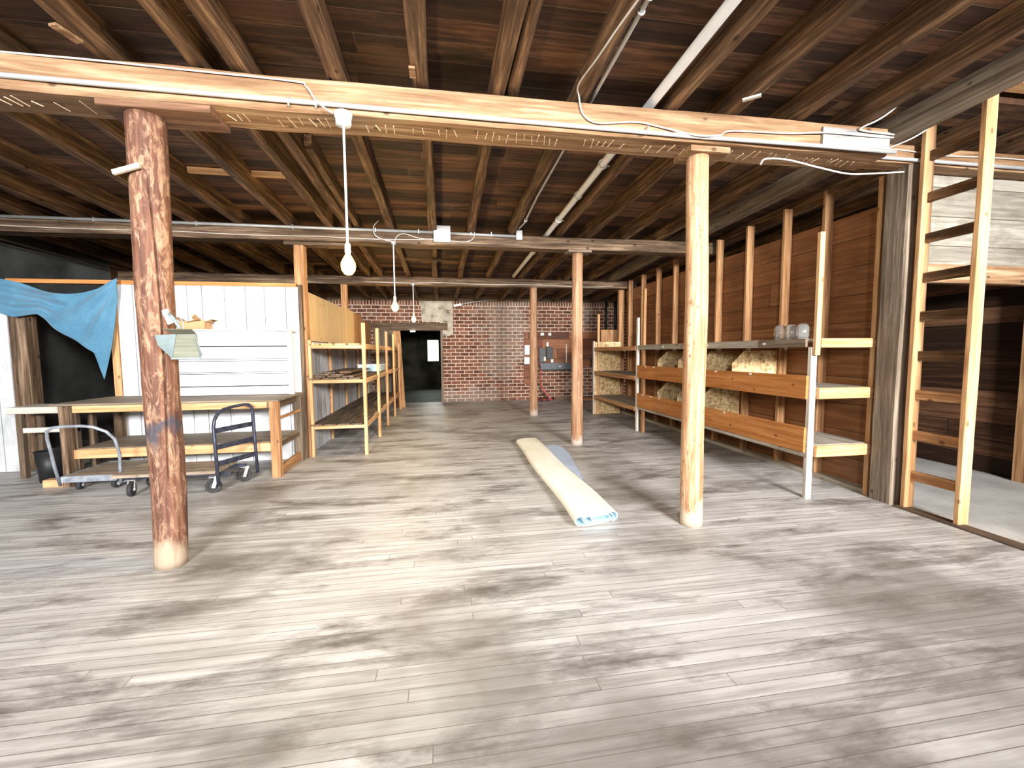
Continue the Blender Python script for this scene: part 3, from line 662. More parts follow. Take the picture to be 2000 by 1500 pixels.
# cardboard box on top
card = wood('brown_cardboard', (.34,.20,.10), (.50,.31,.16), (.58,.38,.21), 'X', .2, .8, blotch=(.25,.14,.07))
zc = z+.019
K_ = thing('cardboard_box', (-3.2, 6.33, zc), 'open torn cardboard box on top of the white rack', 'box')
MB().box(-3.36,-3.06,6.25,6.256,zc,zc+.11).box(-3.36,-3.06,6.424,6.43,zc,zc+.12).box(-3.36,-3.354,6.256,6.424,zc,zc+.11).box(-3.066,-3.06,6.256,6.424,zc,zc+.10).box(-3.354,-3.066,6.256,6.424,zc,zc+.006).build('box_walls', card, K_)
MB().obox((-3.36,6.34,zc+.115),(-3.43,6.34,zc+.165),.17,.005).build('flap', card, K_)
MB().obox((-3.05,6.34,zc+.105),(-2.97,6.33,zc+.135),.16,.005).build('flap', card, K_)
MB().obox((-3.25,6.243,zc+.095),(-3.10,6.21,zc+.13),.08,.005).build('flap', card, K_)
MB().obox((-3.26,6.43,zc+.125),(-3.22,6.45,zc+.17),.20,.005,up=(1,0,0)).build('flap', card, K_)
MB().plank('X', -3.22,-2.98,6.27,6.36,zc+.105,zc+.118,sd=9,amp=.02,seg=.05).build('torn_paper', card, K_)

# clutter at the left end of the bench
tag(MB().plank('X', -5.15, -4.40, 6.0, 6.4, .80, .88, sd=110).build('white_plank', whitew('X')), 'whitish thick plank lying level between opening and workbench end', 'plank')
st = thing('plank_trestle', (-4.78, 6.2, 0), 'dark low trestle under the whitish plank beside the workbench', 'trestle')
for x in (-5.1, -4.52):
    MB().box(x, x+.06, 6.05, 6.11, 0, .797).build('leg', darkb('Z'), st); MB().box(x, x+.06, 6.3, 6.36, 0, .797).build('leg', darkb('Z'), st)
MB().box(-5.1,-4.46,6.06,6.10,.56,.62).build('rail', whitew('X'), st); MB().box(-5.04,-4.52,6.11,6.3,.28,.30).build('shelf', darkb('X'), st)
bn = thing('bin', (-4.64, 5.88, 0), 'black plastic bin on the floor left of the workbench', 'bin')
MB().lathe((-4.64,5.88), [(.02,.002),(.10,.002),(.13,.36),(.12,.36),(.09,.02),(.02,.02)], 20).build('body', blackm, bn, smooth=True)
MB().tube([(-4.64+.13*math.cos(t),5.88+.13*math.sin(t),.362) for t in [2*PI*k/24 for k in range(24)]], .008, 6, closed=True).build('rim', blackm, bn, smooth=True)
tag(MB().box(-4.50,-4.30,5.58,5.68,0,.085).build('wood_block', pine('X'), None, bevel=.004), 'short pale block of wood on the floor by the workbench leg', 'block')

# curtain
def curtain():
    top = [(-5.72,2.47),(-5.45,2.46),(-5.25,2.42),(-4.95,2.31),(-4.65,2.28),(-4.4,2.34),(-4.22,2.44),(-4.12,2.49)]
    bot = [(-5.72,2.14),(-5.45,2.05),(-5.27,1.98),(-5.04,2.02),(-4.76,1.76),(-4.44,1.53),(-4.37,1.18),(-4.25,1.60)]
    U, V = 84, 40; vs = []
    def ev(P, u):
        x = u*(len(P)-1); i = min(int(x), len(P)-2); t = x-i
        p0,p1,p2,p3 = [Vector(P[max(0,min(len(P)-1,j))]) for j in (i-1,i,i+1,i+2)]
        return .5*((2*p1)+(-p0+p2)*t+(2*p0-5*p1+4*p2-p3)*t*t+(-p0+3*p1-3*p2+p3)*t**3)
    for s in (0, 1):
        for j in range(V+1):
            v = j/V
            for i in range(U+1):
                u = i/U; a = ev(top, u); b = ev(bot, u)
                xb = u*(len(bot)-1); ib = min(int(xb), len(bot)-2); b = b.lerp(Vector(bot[ib]).lerp(Vector(bot[ib+1]), xb-ib), .8); p = a.lerp(b, v)
                # swag folds radiate from the right corner, plus vertical gathers there
                ang = math.atan2(2.49-p.y, -4.12-p.x+.02); rad = math.hypot(2.49-p.y, -4.12-p.x)
                y = .045*math.sin(ang*15)*min(1, rad*3)*max(0, 1-rad/2.2) + .035*math.sin(v*17+u*3)*math.exp(-((u-.35)/.22)**2) + .03*noise.noise(Vector((p.x*3, p.y*3, 0)))
                if u < .28: y += -.03
                vs.append((p.x, 6.40 - .015 + y*.9 + s*.006 - .0, p.y))
    fs = []; n = (U+1)*(V+1)
    for j in range(V):
        for i in range(U):
            q = j*(U+1)+i; f = (q, q+1, q+U+2, q+U+1); fs.append(f); fs.append(tuple(n+x for x in f[::-1]))
    bd = [i for i in range(U+1)]+[j*(U+1)+U for j in range(1,V+1)]+[V*(U+1)+i for i in range(U-1,-1,-1)]+[j*(U+1) for j in range(V-1,0,-1)]
    for a, b in zip(bd, bd[1:]+bd[:1]): fs.append((b, a, a+n, b+n))
    o = MB().add(vs, fs).build('cloth_curtain', blue_cloth, None, smooth=True)
    tag(o, 'blue cloth swagged across the dark opening in the white partition', 'curtain')
curtain()

# ================================================================== CARTS
def caster(parent, x, y, zt, ang, r=.063, fixed=True):
    """wheel with fork: axle along the direction perpendicular to ang"""
    C = bpy.data.objects.new('caster', None); COL.objects.link(C); C.parent = parent
    C.location = Vector((x, y, 0)) - parent_world(parent)
    a = Vector((math.cos(ang), math.sin(ang), 0))    # axle direction
    c = Vector((x, y, r)); b = Vector((-a.y, a.x, 0))
    mb = MB(); K = 26; prof = [(.0,-.016),(r*.45,-.016),(r*.5,-.012),(r*.72,-.013),(r*.75,-.020),(r*.96,-.018),(r,-.008),(r,.008),(r*.96,.018),(r*.75,.020),(r*.72,.013),(r*.5,.012),(r*.45,.016),(0,.016)]
    vs = []
    for rr, w in prof:
        for k in range(K):
            t = 2*PI*k/K; vs.append(c + a*w + (b*math.cos(t)+Vector((0,0,1))*math.sin(t))*max(rr,.001))
    fs = [(i*K+k, i*K+(k+1)%K, (i+1)*K+(k+1)%K, (i+1)*K+k) for i in range(len(prof)-1) for k in range(K)]
    mb.add(vs, fs).build('wheel', rubber, C, smooth=True)
    mb = MB()
    for s in (-1, 1):
        mb.obox(c+a*s*.028-Vector((0,0,.015))-b*.01, Vector((x,y,zt))+a*s*.028+b*.03, .034, .004, up=a)
    mb.obox(Vector((x,y,zt-.004))-b*.045, Vector((x,y,zt-.004))+b*.045, .085, .006)
    mb.tube([c-a*.034, c+a*.034], .008, 8)
    mb.build('fork', zinc, C)
    return C
deckw = wood('worn_cart_deck', (.16,.12,.09), (.34,.27,.20), (.56,.48,.38), 'X', .4, .7)
# grey cart
A = thing('platform_cart', (-3.9, 5.7, 0), 'grey steel platform cart with a bare U-shaped handle, left of the bark-covered post', 'cart')
MB().box(-4.12,-3.63,5.37,6.05,.155,.17).build('deck', deckw, A)
MB().box(-4.13,-3.62,5.355,5.37,.105,.175).box(-4.13,-3.62,6.05,6.065,.105,.175).box(-4.145,-4.13,5.355,6.065,.105,.175).box(-3.62,-3.605,5.355,6.065,.105,.175).build('rim', steel_grey, A, bevel=.003)
hp = [(-4.17,5.38,.07),(-4.14,5.29,.30),(-4.11,5.22,.50),(-4.09,5.17,.62),(-4.05,5.12,.715),(-3.98,5.10,.755),(-3.88,5.10,.765),(-3.72,5.10,.765),(-3.62,5.11,.75),(-3.53,5.15,.69),(-3.49,5.20,.60),(-3.50,5.27,.42),(-3.56,5.35,.15),(-3.575,5.38,.07)]
MB().tube(hp, .0155, 10).build('handle', steel_grey, A, smooth=True)
for x, y, g in ((-4.03,5.45,.1),(-3.67,5.45,-.3),(-4.03,5.95,.1),(-3.70,5.95,.1)): caster(A, x, y, .105, g, r=.05)
# wooden cart with blue handle
Bc = thing('platform_cart', (-2.95, 5.4, 0), 'wooden-deck platform cart with a dark blue slatted handle, under the workbench', 'cart')
MB().plank('X', -3.42, -2.43, 5.0, 5.5, .215, .25, sd=120, amp=.004).build('deck', deckw, Bc)
MB().box(-3.35,-2.3,5.06,5.1,.185,.214).box(-3.35,-2.3,5.40,5.44,.185,.214).build('under_rail', steel_dark, Bc)
yh0, yh1 = 5.01, 5.48
def hx(z, y=None): return -2.405-.03*z
sk = lambda p: (p[0]+(p[1]-yh0)*.44, p[1], p[2])
pts = [(hx(.09),yh0,.09),(hx(.5),yh0,.5),(hx(.72),yh0,.72),(hx(.80),yh0+.02,.80),(hx(.86),yh0+.06,.86),(hx(.895),yh0+.12,.895),(hx(.915),yh0+.25,.915),(hx(.92),yh1-.10,.92),(hx(.915),yh1-.05,.915),(hx(.88),yh1-.01,.88),(hx(.82),yh1,.82),(hx(.5),yh1,.5),(hx(.09),yh1,.09)]
MB().tube([sk(p) for p in pts], .0175, 10).build('handle', steel_dark, Bc, smooth=True)
for z in (.68, .50, .32): MB().obox(sk((hx(z),yh0,z)),sk((hx(z),yh1,z)),.008,.055).build('slat', steel_dark, Bc)
for x, y, g in ((-2.47,5.04,-1.0),(-2.33,5.44,-.9),(-3.28,5.07,.2),(-3.28,5.42,-.2)): caster(Bc, x, y, .185, g, r=.076)

# ================================================================== LEFT SHELVING
S = thing('shelving_unit', (-1.5, 9, 0), 'long open pine shelving unit along the grey-washed boards at the left', 'shelving')
py = [6.56, 7.94, 9.16, 10.48, 11.75]
for i, y in enumerate(py):
    MB().plank('Z', 0, 1.94 if i != 4 else 1.75, -1.155, -1.11, y, y+.075, sd=130+i, amp=.004).build('post', pine('Z'), S)
    MB().plank('Z', 0, 1.69, -1.955 + (.06 if i == 0 else 0), -1.915 + (.06 if i == 0 else 0), y, y+.07, sd=140+i, amp=.003).build('wall_post', pine('Z'), S)
    for z in (1.62, 1.12, .45): MB().plank('X', -1.85, -1.155, y+.01, y+.05, z-.05, z, sd=int(z*10)+i, amp=.002).build('crosspiece', pine('X'), S)
for z in (1.62, 1.12, .45):
    MB().plank('Y', 6.63, 11.75, -1.17, -1.135, z-.075, z, sd=150, amp=.003).build('front_rail', pine('Y'), S) if z != 1.62 else MB().plank('Y', 6.63, 11.75, -1.19, -1.156, z-.06, z, sd=151, amp=.003).build('front_rail', studw('Y'), S)
    n = 4; w = .74/n
    for k in range(n):
        MB().plank('Y', 6.55, 11.8, -1.91+k*w+.012, -1.91+(k+1)*w-.012, z+.002, z+.024, sd=160+k, amp=.003).build('shelf_slat', (pine if z > 1.5 else darkb)('Y'), S)
lbl = ['topmost', 'second from top', 'middle', 'fourth from top', 'bottom', 'shortest', 'outermost']
specs = [(6.66,8.55,-1.90,-1.70,0),(6.70,8.6,-1.68,-1.50,0),(6.65,8.3,-1.47,-1.30,0),(6.75,8.7,-1.87,-1.66,1),(6.68,8.4,-1.63,-1.44,1),(6.85,8.5,-1.80,-1.60,2),(6.95,8.6,-1.56,-1.38,2)]
for i, (a, b, x0, x1, lv) in enumerate(specs):
    z = 1.147+lv*.026
    tag(MB().plank('Y', a, b, x0, x1, z, z+.022, seg=.2, sd=170+i, amp=.005).build('loose_plank', darkb('Y')), 'dark loose plank in the pile on the middle level of the left shelving', 'plank', 'loose planks on the left shelving')
bx = thing('storage_tray', (-1.4, 9.0, 1.146), 'pale blue plastic tray on the middle level of the left shelving', 'tray')
pb = plain('pale_blue_plastic', (.45,.66,.74), .4)
MB().box(-1.62,-1.2,8.75,9.5,1.147,1.16).box(-1.62,-1.61,8.75,9.5,1.16,1.27).box(-1.21,-1.2,8.75,9.5,1.16,1.27).box(-1.61,-1.21,8.75,8.76,1.16,1.27).box(-1.61,-1.21,9.49,9.5,1.16,1.27).build('body', pb, bx)
MB().box(-1.63,-1.19,8.74,8.752,1.262,1.28).box(-1.2,-1.188,8.74,9.51,1.262,1.28).build('rim', plain('white_rim', (.85,.88,.9), .4), bx)
tag(MB().obox((-1.12,12.1,.0),(-1.22,12.2,2.1),.20,.03,up=(0,1,0)).build('leaning_plank', studw('Z')), 'tall brown plank leaning at the far end of the left shelving', 'plank')

# ================================================================== RIGHT SHELVING
R = thing('shelving_unit', (3.95, 5.6, 0), 'long right-hand shelving with orange front boards and strand-board dividers', 'shelving')
for i, (x0, y0, h) in enumerate(((3.60,3.725,2.63),(3.63,7.40,2.63))):
    MB().plank('Z', 0, h, x0, x0+.045, y0, y0+.085, sd=180+i, amp=.004).build('post', whitew('Z') if i == 0 else studw('Z'), R) if i else (
      MB().plank('Z', 0, 1.53, 3.60, 3.665, 3.735, 3.785, sd=180, amp=.004).build('post', whitew('Z'), R), MB().plank('Z', 1.45, 2.63, 3.60, 3.655, 3.69, 3.733, sd=181, amp=.003).build('post', pine('Z'), R))
MB().plank('Y', 3.79, 7.52, 3.60, 3.95, 1.59, 1.615, sd=182, amp=.002).plank('Y', 3.79, 7.52, 3.955, 4.33, 1.59, 1.615, sd=183, amp=.002).build('top_shelf', greyb('Y'), R)
MB().plank('Y', 4.45, 7.52, 3.575, 3.60, 1.53, 1.615, sd=184, amp=.002).build('top_fascia', greyb('Y'), R)
MB().plank('Y', 3.79, 4.445, 3.575, 3.60, 1.53, 1.615, sd=185, amp=.002).build('top_fascia', weath('Y'), R)
for nm, z0, z1, fz0, fz1 in (('middle', 1.10, 1.125, 1.01, 1.245), ('bottom', .525, .55, .47, .725)):
    MB().plank('Y', 3.74, 7.5, 3.60, 4.33, z0, z1, sd=186, amp=.002).build(nm+'_shelf', greyb('Y'), R)
    o = MB().plank('Y', 3.76, 7.53, 3.572, 3.597, fz0, fz1, sd=187+int(z0*10), amp=.003, seg=.25).build(nm+'_fascia', orange('Y'), R); o['label'] = 'wide orange front board with knots'
MB().plank('Y', 3.72, 7.5, 3.575, 3.60, .425, .465, sd=189, amp=.002).build('bottom_rail', greyb('Y'), R)
for z0, z1 in ((1.525,1.615),(1.015,1.125),(.43,.545)):
    MB().plank('X', 3.60+.067, 4.30, 3.70, 3.738, z0, z1, sd=int(z0*50), amp=.002).build('end_rail', pine('X'), R)
for y in (4.9, 5.68, 6.5): MB().plank('X', 3.6, 4.33, y, y+.04, 1.53, 1.585, sd=3, amp=.001).build('bearer', studw('X'), R)
def divider(y, z0, z1, xf=3.70, cut=.16):
    P = [(xf,z0),(4.345,z0),(4.345,z1),(xf+cut*1.1,z1),(xf,z1-cut)]; n = len(P)
    return MB().add([(x,y,z) for x,z in P]+[(x,y+.012,z) for x,z in P], [tuple(range(n)), tuple(range(n,2*n))[::-1]]+[(i,i+n,(i+1)%n+n,(i+1)%n) for i in range(n)]).build('divider', osb, R)
for y in (5.05, 5.75, 6.35, 7.0): divider(y, 1.127, 1.50)
for y in (5.75, 6.35, 7.0): divider(y, .552, .95)
for fz, ys in ((1.238, (4.55,5.2,5.9,6.9,7.2)), (.718, (5.0,5.6,6.7,7.0,7.3)), (1.585, (4.35,5.4,6.6))):
    for y in ys:
        MB().box(3.569,3.5725,y-.02,y+.02,fz-.022,fz+.0).build('shelf_tag', plain('white_paper_tag', (.88,.87,.84), .7), R)
R2 = thing('shelving_unit', (3.95, 8.7, 0), 'farther right-hand shelving section ending in a strand-board panel', 'shelving')
MB().plank('Z', 0, 2.12, 3.585, 3.63, 7.56, 7.63, sd=200, amp=.006).build('post', wood('flaking_white_post', (.30,.24,.18), (.66,.62,.56), (.86,.84,.80), 'Z', .7, .8, blotch=(.10,.08,.06)), R2)
MB().plank('Z', 0, 2.38, 3.66, 3.71, 9.84, 9.90, sd=201, amp=.003).build('post', pine('Z'), R2)
for z in (1.60, 1.04, .46):
    MB().plank('Y', 7.64, 9.88, 3.60, 4.33, z-.022, z, sd=202, amp=.002).build('shelf_board', greyb('Y'), R2)
    MB().plank('Y', 7.64, 9.84, 3.572, 3.60, z-.085, z, sd=203, amp=.002).build('front_rail', studw('Y'), R2)
MB().box(3.60,4.26,9.905,9.92,0,1.73).build('end_panel', osb, R2)
MB().plank('Z', 0, 1.75, 3.565, 3.60, 9.86, 9.93, sd=204, amp=.002).build('end_post', whitew('Z'), R2)
tag(MB().obox((4.2,10.35,.0),(4.2,10.45,2.05),.48,.015,up=(0,1,0)).build('plywood_sheet', studw('Z')), 'brown plywood sheet leaning behind the far strand-board panel', 'sheet')

# jars
def glass():
    k = NT('clear_jar_glass'); k.b.inputs['Base Color'].default_value = (.93,.97,.97,1); k.b.inputs['Roughness'].default_value = .03
    k.b.inputs['Transmission Weight'].default_value = .9; k.b.inputs['IOR'].default_value = 1.45; return k.m
gl = glass(); zs = 1.618
J = None
for i, (x, y) in enumerate(((3.90,4.50),(3.90,4.34),(3.90,4.18))):
    if J is None:
        J = thing('glass_jar', (x, y, zs), None, 'jar', 'clear glass jars upside down on the top shelf')
        MB().lathe((x,y), [(.050,zs+.018),(.060,zs+.03),(.062,zs+.05),(.062,zs+.125),(.052,zs+.155),(.030,zs+.172),(.001,zs+.176),(.001,zs+.172),(.028,zs+.168),(.049,zs+.152),(.0585,zs+.124),(.0585,zs+.052),(.0565,zs+.032),(.047,zs+.020)], 28).build('body', gl, J, smooth=True)
        MB().tube([(x+.049*math.cos(t),y+.049*math.sin(t),zs+.009) for t in [2*PI*k/28 for k in range(28)]], .0085, 8, closed=True).build('rim', gl, J, smooth=True)
        q = J
    else:
        q = J.copy(); COL.objects.link(q); q.location = (x, y, zs)
        for ch in list(J.children):
            c2 = ch.copy(); COL.objects.link(c2); c2.parent = q
    q['label'] = ['leftmost of the three upturned clear glass jars on the top right shelf', 'middle of the three upturned clear glass jars on the top right shelf', 'rightmost upturned clear glass jar on the top shelf, nearest the tall post'][i]

# ================================================================== CARPET ROLL
def roll():
    A = thing('carpet_roll', (1.25, 5.0, 0), 'long flattened carpet roll with cream backing and blue pile on the floor', 'carpet roll')
    back = wood('cream_carpet_backing', (.82,.79,.66), (.86,.84,.74), (.90,.89,.82), 'Y', .35, .9, blotch=(.80,.74,.44), rnd=False)
    pile = cloth_mat('light_blue_pile', (.42,.70,.84), (.12,.34,.52))
    pr = []; turns = 3.1; N = 110
    for i in range(N+1):
        s = i/N; t = s*turns*2*PI; shr = 1-s*.78
        a = .215*shr+.0; b = .060*shr
        cx = (1-shr)*.07; cz = .062-(1-shr)*.004
        c_, s_ = math.cos(t+PI*1.72), math.sin(t+PI*1.72)
        e = .62
        pr.append((cx+a*math.copysign(abs(c_)**e, c_), cz+b*math.copysign(abs(s_)**.8, s_)))
    th = .0065; nY = 30; y0, y1 = 3.46, 6.75
    def off(i, d):
        p = Vector(pr[i]); t = Vector(pr[min(i+1,N)])-Vector(pr[max(i-1,0)]); t.normalize(); n = Vector((t.y,-t.x)); return p+n*d
    def pos(p, j):
        f = j/nY; y = y0+(y1-y0)*f + (.05*(p.x/.2) if j in (0, nY) else 0)
        xc = 1.27+.035*f+.012*math.sin(f*9); w = 1.10-.12*f
        z = max(p.y, .001)*(1+.06*noise.noise(Vector((p.x*6, y*2.2, 3))))
        return (xc+p.x*w, y, z)
    for nm, d0, d1, m in (('backing', 0.0, th*.35, back), ('pile', -th, 0.0, pile)):
        vs = []
        for j in range(nY+1):
            for i in range(N+1): vs.append(pos(off(i, d1), j))
            for i in range(N, -1, -1): vs.append(pos(off(i, d0), j))
        K = 2*(N+1); fs = []
        for j in range(nY):
            for i in range(K): fs.append((j*K+i, j*K+(i+1)%K, (j+1)*K+(i+1)%K, (j+1)*K+i))
        for j in (0, nY):
            for i in range(N):
                f = (j*K+i, j*K+i+1, j*K+K-2-i, j*K+K-1-i); fs.append(f if j else f[::-1])
        MB().add(vs, fs).build(nm, m, A, smooth=False)
    # loose tail of carpet, pile up, with a frayed edge
    vs = []; n = 40
    for k, zz in ((0, .004), (1, .016)):
        for i in range(n+1):
            f = i/n; y = 4.35+2.25*f
            w = .02+.30*min(1, f*1.35)**.8*(1 if f < .93 else 1-(f-.93)*2)+.018*noise.noise(Vector((y*11, 2, 0)))+.012*noise.noise(Vector((y*31, 5, 0)))
            for u in (0, .5, 1): vs.append((1.47+.03*f+w*u, y, zz+.012*math.sin(f*8)*u*.3+.003))
    fs = []; K = 3*(n+1)
    for i in range(n):
        for u in range(2):
            q = i*3+u; fs.append((q, q+3, q+4, q+1)); fs.append((K+q, K+q+1, K+q+4, K+q+3))
        fs.append((i*3+2, i*3+5, K+i*3+5, K+i*3+2)); fs.append((i*3, K+i*3, K+i*3+3, i*3+3))
    fs += [(0,1,K+1,K),(1,2,K+2,K+1),(n*3,K+n*3,K+n*3+1,n*3+1),(n*3+1,K+n*3+1,K+n*3+2,n*3+2)]
    o = MB().add(vs, fs).build('loose_tail', cloth_mat('slate_blue_pile', (.15,.24,.42), (.06,.11,.22)), A); o['label'] = 'loose blue edge sticking out with a frayed border'
roll()

# ================================================================== DUSTPAN
D = thing('dustpan', (-1.70, 3.16, 1.47), 'metal dustpan hung by its handle on the bark-covered log post', 'dustpan')
pm = wood('oxidised_sheet_metal', (.08,.085,.062), (.13,.135,.10), (.18,.19,.15), 'X', .7, .5, blotch=(.13,.085,.03)); pe = plain('pale_blue_metal_edge', (.17,.22,.23), .5, .1)
yb = 3.19
MB().add([(-1.765,yb-.005,1.475),(-1.595,yb-.005,1.475),(-1.61,yb,1.63),(-1.735,yb,1.63),(-1.765,yb-.009,1.475),(-1.595,yb-.009,1.475),(-1.61,yb-.004,1.63),(-1.735,yb-.004,1.63)],
         [(0,1,2,3),(7,6,5,4),(0,4,5,1),(1,5,6,2),(2,6,7,3),(3,7,4,0)]).build('tray', pm, D)
def quad(nm, a, b, c, d, mat, t=.004):
    P = [Vector(p) for p in (a,b,c,d)]; n = (P[1]-P[0]).cross(P[2]-P[0]).normalized()*t
    MB().add(P+[p+n for p in P], [(3,2,1,0),(4,5,6,7),(0,1,5,4),(1,2,6,5),(2,3,7,6),(3,0,4,7)]).build(nm, mat, D)
quad('side', (-1.765,yb-.01,1.475),(-1.735,yb-.006,1.635),(-1.815,yb-.085,1.625),(-1.81,yb-.07,1.56), pe)
quad('side', (-1.61,yb-.006,1.635),(-1.595,yb-.01,1.475),(-1.565,yb-.04,1.50),(-1.575,yb-.09,1.615), pe)
quad('hood', (-1.735,yb-.006,1.635),(-1.61,yb-.006,1.635),(-1.60,yb-.08,1.665),(-1.77,yb-.08,1.665), pm)
MB().box(-1.77,-1.59,yb-.014,yb-.004,1.468,1.478).build('lip', pe, D)
MB().tube([(-1.68,yb-.05,1.655),(-1.69,yb-.06,1.69),(-1.72,yb-.055,1.74),(-1.75,yb-.04,1.765)], .011, 8).build('handle', pe, D, smooth=True)
MB().obox((-1.735,yb-.05,1.70),(-1.775,yb-.035,1.79),.035,.01,up=(0,1,0)).build('grip', whitepaint, D)
MB().tube([(-1.665,yb-.05,1.66),(-1.66,yb-.055,1.70),(-1.68,yb-.05,1.74),(-1.72,yb-.02,1.75)], .003, 6).build('wire_loop', zinc, D)
MB().obox((-1.79,yb-.01,1.765),(-1.86,3.27,1.775),.005,.005).build('hook', zinc, D)

# ================================================================== SCRAPS, BOARDS ON THE FRAME
tag(MB().obox((-2.05,3.21,2.66),(-1.89,3.20,2.71),.02,.03,up=(0,0,1)).build('wood_scrap', whitew('X')), 'small pale lath nailed slantwise near the top of the bark-covered post', 'wood scrap')
def scrap(p, q, w, label, m=None):
    tag(MB().obox(p, q, w, .015).build('wood_scrap', m or beamw('X')), label, 'wood scrap')
scrap((-2.12,2.93,zj(2.93)-.012),(-2.08,3.06,zj(3.06)-.012),.05,'pale wood scrap under a joist at the top left corner')
scrap((2.23,3.02,zj(3)-.012),(2.32,2.94,zj(3)-.012),.03,'tiny white scrap under a joist right of the thick pipe', whitew('X'))
scrap((-.16,3.0,zj(3)-.012),(-.16,3.1,zj(3.1)-.012),.04,'small pale block under a joist above the near beam centre')
tag(MB().plank('X', -2.62,-1.60,5.18,5.24,zj(5.2)+.13,zj(5.2)+.183,sd=210,amp=.004).build('roof_lath', pine('X')), 'pale yellow lath across the roof boards left of the first bulb', 'lath')
tag(MB().plank('X', -.62,.36,8.05,8.11,zj(8)-.05,zj(8)-.005,sd=211,amp=.004).build('nailed_batten', darkbeam('X')), 'brown batten nailed under the joists above the middle bulb', 'batten')

# ================================================================== BACK WALL FITTINGS
redbrown = plank_mat('red_brown_panel', 'X', 'Z', 1.3, .30, (.10,.03,.012), (.20,.065,.028), (.32,.13,.06), gap=(.03,.012,.006), gapw=.01, rough=.6)
P = thing('electrical_backboard', (3.7, YW-.03, 1), 'red-brown plank backboard for electrics on the brick wall', 'panel')
MB().box(2.52,4.92,YW-.03,YW-.001,1.02,2.12).build('board', redbrown, P)
MB().box(2.52,2.95,YW-.035,YW-.001,.50,1.02).build('lower_board', redbrown, P)
MB().plank('Z', 1.16,1.75,3.86,3.90,YW-.05,YW-.031,sd=3,amp=.002).build('batten', whitew('Z'), P)
MB().box(4.25,4.35,YW-.07,YW-.031,1.0,2.1).build('batten', darkb('Z'), P)
yy = YW-.031
def ebox(x0, x1, z0, z1, d, m, label, cat, nm, group=None):
    t = thing(nm, ((x0+x1)/2, yy, z0), label, cat, group)
    MB().box(x0,x1,yy-d,yy,z0,z1).build('body', m, t, bevel=.006); MB().box(x0+.012,x1-.012,yy-d-.006,yy-d,z0+.012,z1-.012).build('cover', m, t, bevel=.002)
    return t
ebox(2.98,3.19,1.18,1.62,.12, plain('dark_grey_box', (.10,.11,.11), .5), 'dark grey fuse box on the backboard beside the farthest post', 'electrical box', 'fuse_box')
ebox(3.22,3.42,1.28,1.66,.10, plain('charcoal_box', (.05,.05,.06), .5), 'smaller black breaker box right of the grey fuse box', 'electrical box', 'breaker_box')
pw = plain('white_plate', (.82,.82,.80), .5)
for (x0,x1,z0,z1), lab in (((3.04,3.15,2.01,2.10),'white square outlet box, left one at the top of the backboard'),((3.29,3.38,2.01,2.10),'greyish square outlet box, right one at the top of the backboard'),((3.20,3.27,1.67,1.80),'white switch plate just above the black breaker box'),((3.12,3.185,1.22,1.35),'white switch plate low on the left below the boxes'),((3.35,3.42,1.17,1.275),'white switch plate low on the right below the boxes')):
    t = thing('outlet_box', ((x0+x1)/2, yy-.02, z0), lab, 'outlet', 'white electrical plates on the backboard')
    MB().box(x0,x1,yy-.15 if 'plate' in lab else yy-.05,yy-.128 if 'left below' in lab else yy,z0,z1).build('body', pw, t, bevel=.005)
    MB().box((x0+x1)/2-.01,(x0+x1)/2+.01,yy-.158 if 'plate' in lab else yy-.056,yy-.15 if 'plate' in lab else yy-.05,(z0+z1)/2-.02,(z0+z1)/2+.02).build('switch', pw, t)
paper = NT('printed_notice'); _n = paper.noise(paper.mapping(paper.obj(), (9,9,14)), 1.4, 3, .5)
paper.l(paper.ramp(_n, [(.42, (.80,.82,.84)), (.55, (.52,.66,.76))]), paper.b.inputs['Base Color']); paper = paper.m
tag(MB().box(2.54,2.73,YW-.036,YW-.0305,1.42,1.72).build('paper_notice', paper), 'upper paper notice pinned left on the backboard', 'notice')
tag(MB().box(2.53,2.72,YW-.036,YW-.0305,1.13,1.34).build('paper_notice', paper), 'lower paper notice pinned left on the backboard', 'notice')
T = thing('wire_trough', (3.5, YW-.1, .93), 'long dark grey steel trough along the lower edge of the backboard', 'trough')
gt = plain('slate_steel', (.12,.135,.155), .45, .2)
MB().box(3.02,4.22,YW-.16,YW-.036,.95,1.14).build('body', gt, T, bevel=.008); MB().box(3.0,4.235,YW-.165,YW-.16,1.09,1.15).build('lid', gt, T)
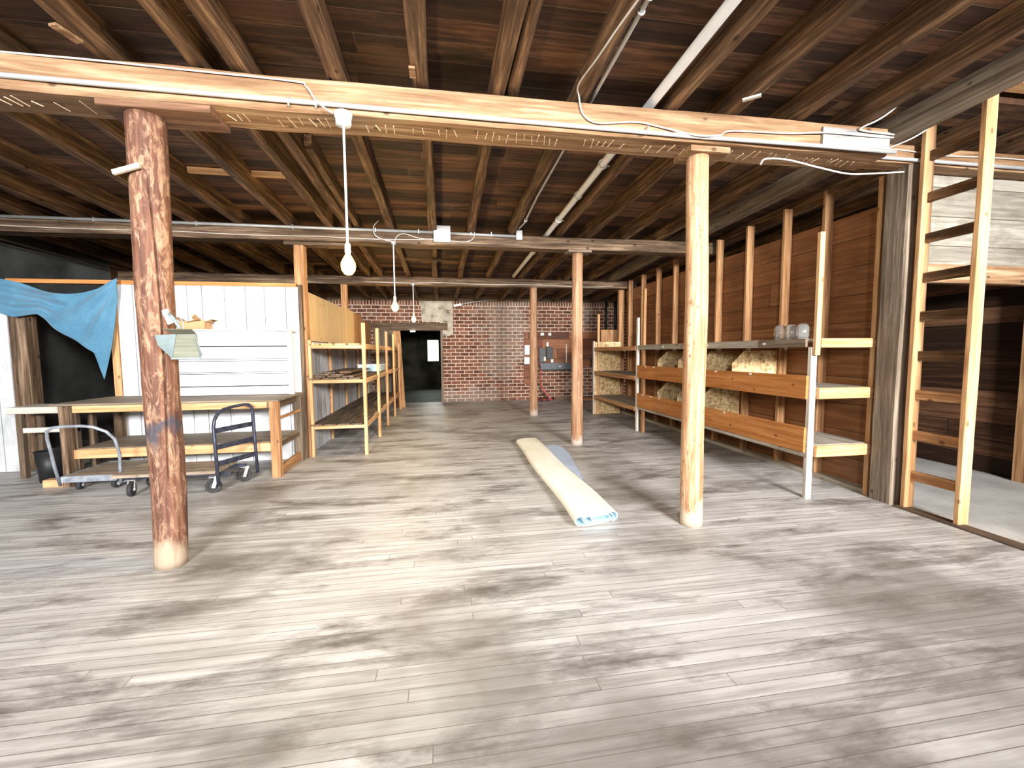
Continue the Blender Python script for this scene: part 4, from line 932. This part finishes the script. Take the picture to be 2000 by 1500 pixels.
MB().box(3.60,3.68,YW-.167,YW-.1605,1.03,1.06).build('badge', pw, T)
MB().box(3.05,4.2,YW-.11,YW-.037,.915,.949).build('foot_rail', blackm, T)
for i, (x, lab) in enumerate(((5.18,'left of two black pipes dropping down the brick wall at the right'),(5.50,'right of two black pipes dropping down the brick wall at the right'))):
    tag(MB().cyl((x,YW-.05), .045, 2.05, 3.1, 12).build('black_pipe', blackm, None, smooth=True), lab, 'pipe', 'black pipes on the brick wall')
redm = plain('red_painted_steel', (.42,.05,.03), .5)
Q = thing('red_hand_truck', (3.1, 12.9, 0), 'red steel truck frame on the floor behind the farthest post', 'hand truck')
MB().obox((3.28,12.9,.03),(3.02,12.95,.40),.05,.10,up=(0,1,0)).build('upright', redm, Q)
MB().obox((2.96,12.9,.62),(3.02,12.95,.40),.03,.04,up=(0,1,0)).obox((3.0,13.0,1.0),(2.96,12.92,.6),.03,.03,up=(0,1,0)).build('handle_bar', redm, Q)
MB().box(2.90,3.30,12.7,13.05,.03,.06).build('base_plate', redm, Q)
for x in (2.93, 3.12): MB().tube([(x,12.75,.07),(x+.05,12.75,.07)], .068, 16).build('wheel', rubber, Q)
tag(MB().plank('X', 3.42,4.7,13.0,13.12,.0,.09,sd=215).build('floor_timber', darkb('X')), 'dark timber lying along the foot of the brick wall', 'timber')
tag(MB().plank('X', 4.2,5.4,12.8,12.9,.0,.05,sd=216).build('floor_timber', orange('X')), 'thin reddish timber on the floor near the right of the brick wall', 'timber')
Fz = thing('flood_lamp', (.45, 13.0, 2.9), 'small white lamp head on a pale rod under the brick wall top', 'lamp fitting')
MB().obox((.36,13.1,2.885),(.60,13.1,2.935),.09,.07).build('head', pw, Fz, bevel=.008)
MB().tube([(.55,13.1,2.93),(1.0,13.15,3.02),(1.55,13.23,3.09)], .018, 8).build('rod', galv, Fz, smooth=True)
tag(MB().box(-.92,-.78,13.15,13.24,2.12,2.155).build('door_lamp', em('small_door_light', (.9,.95,1), 3), None), 'tiny lit white fitting under the doorway lintel', 'lamp')
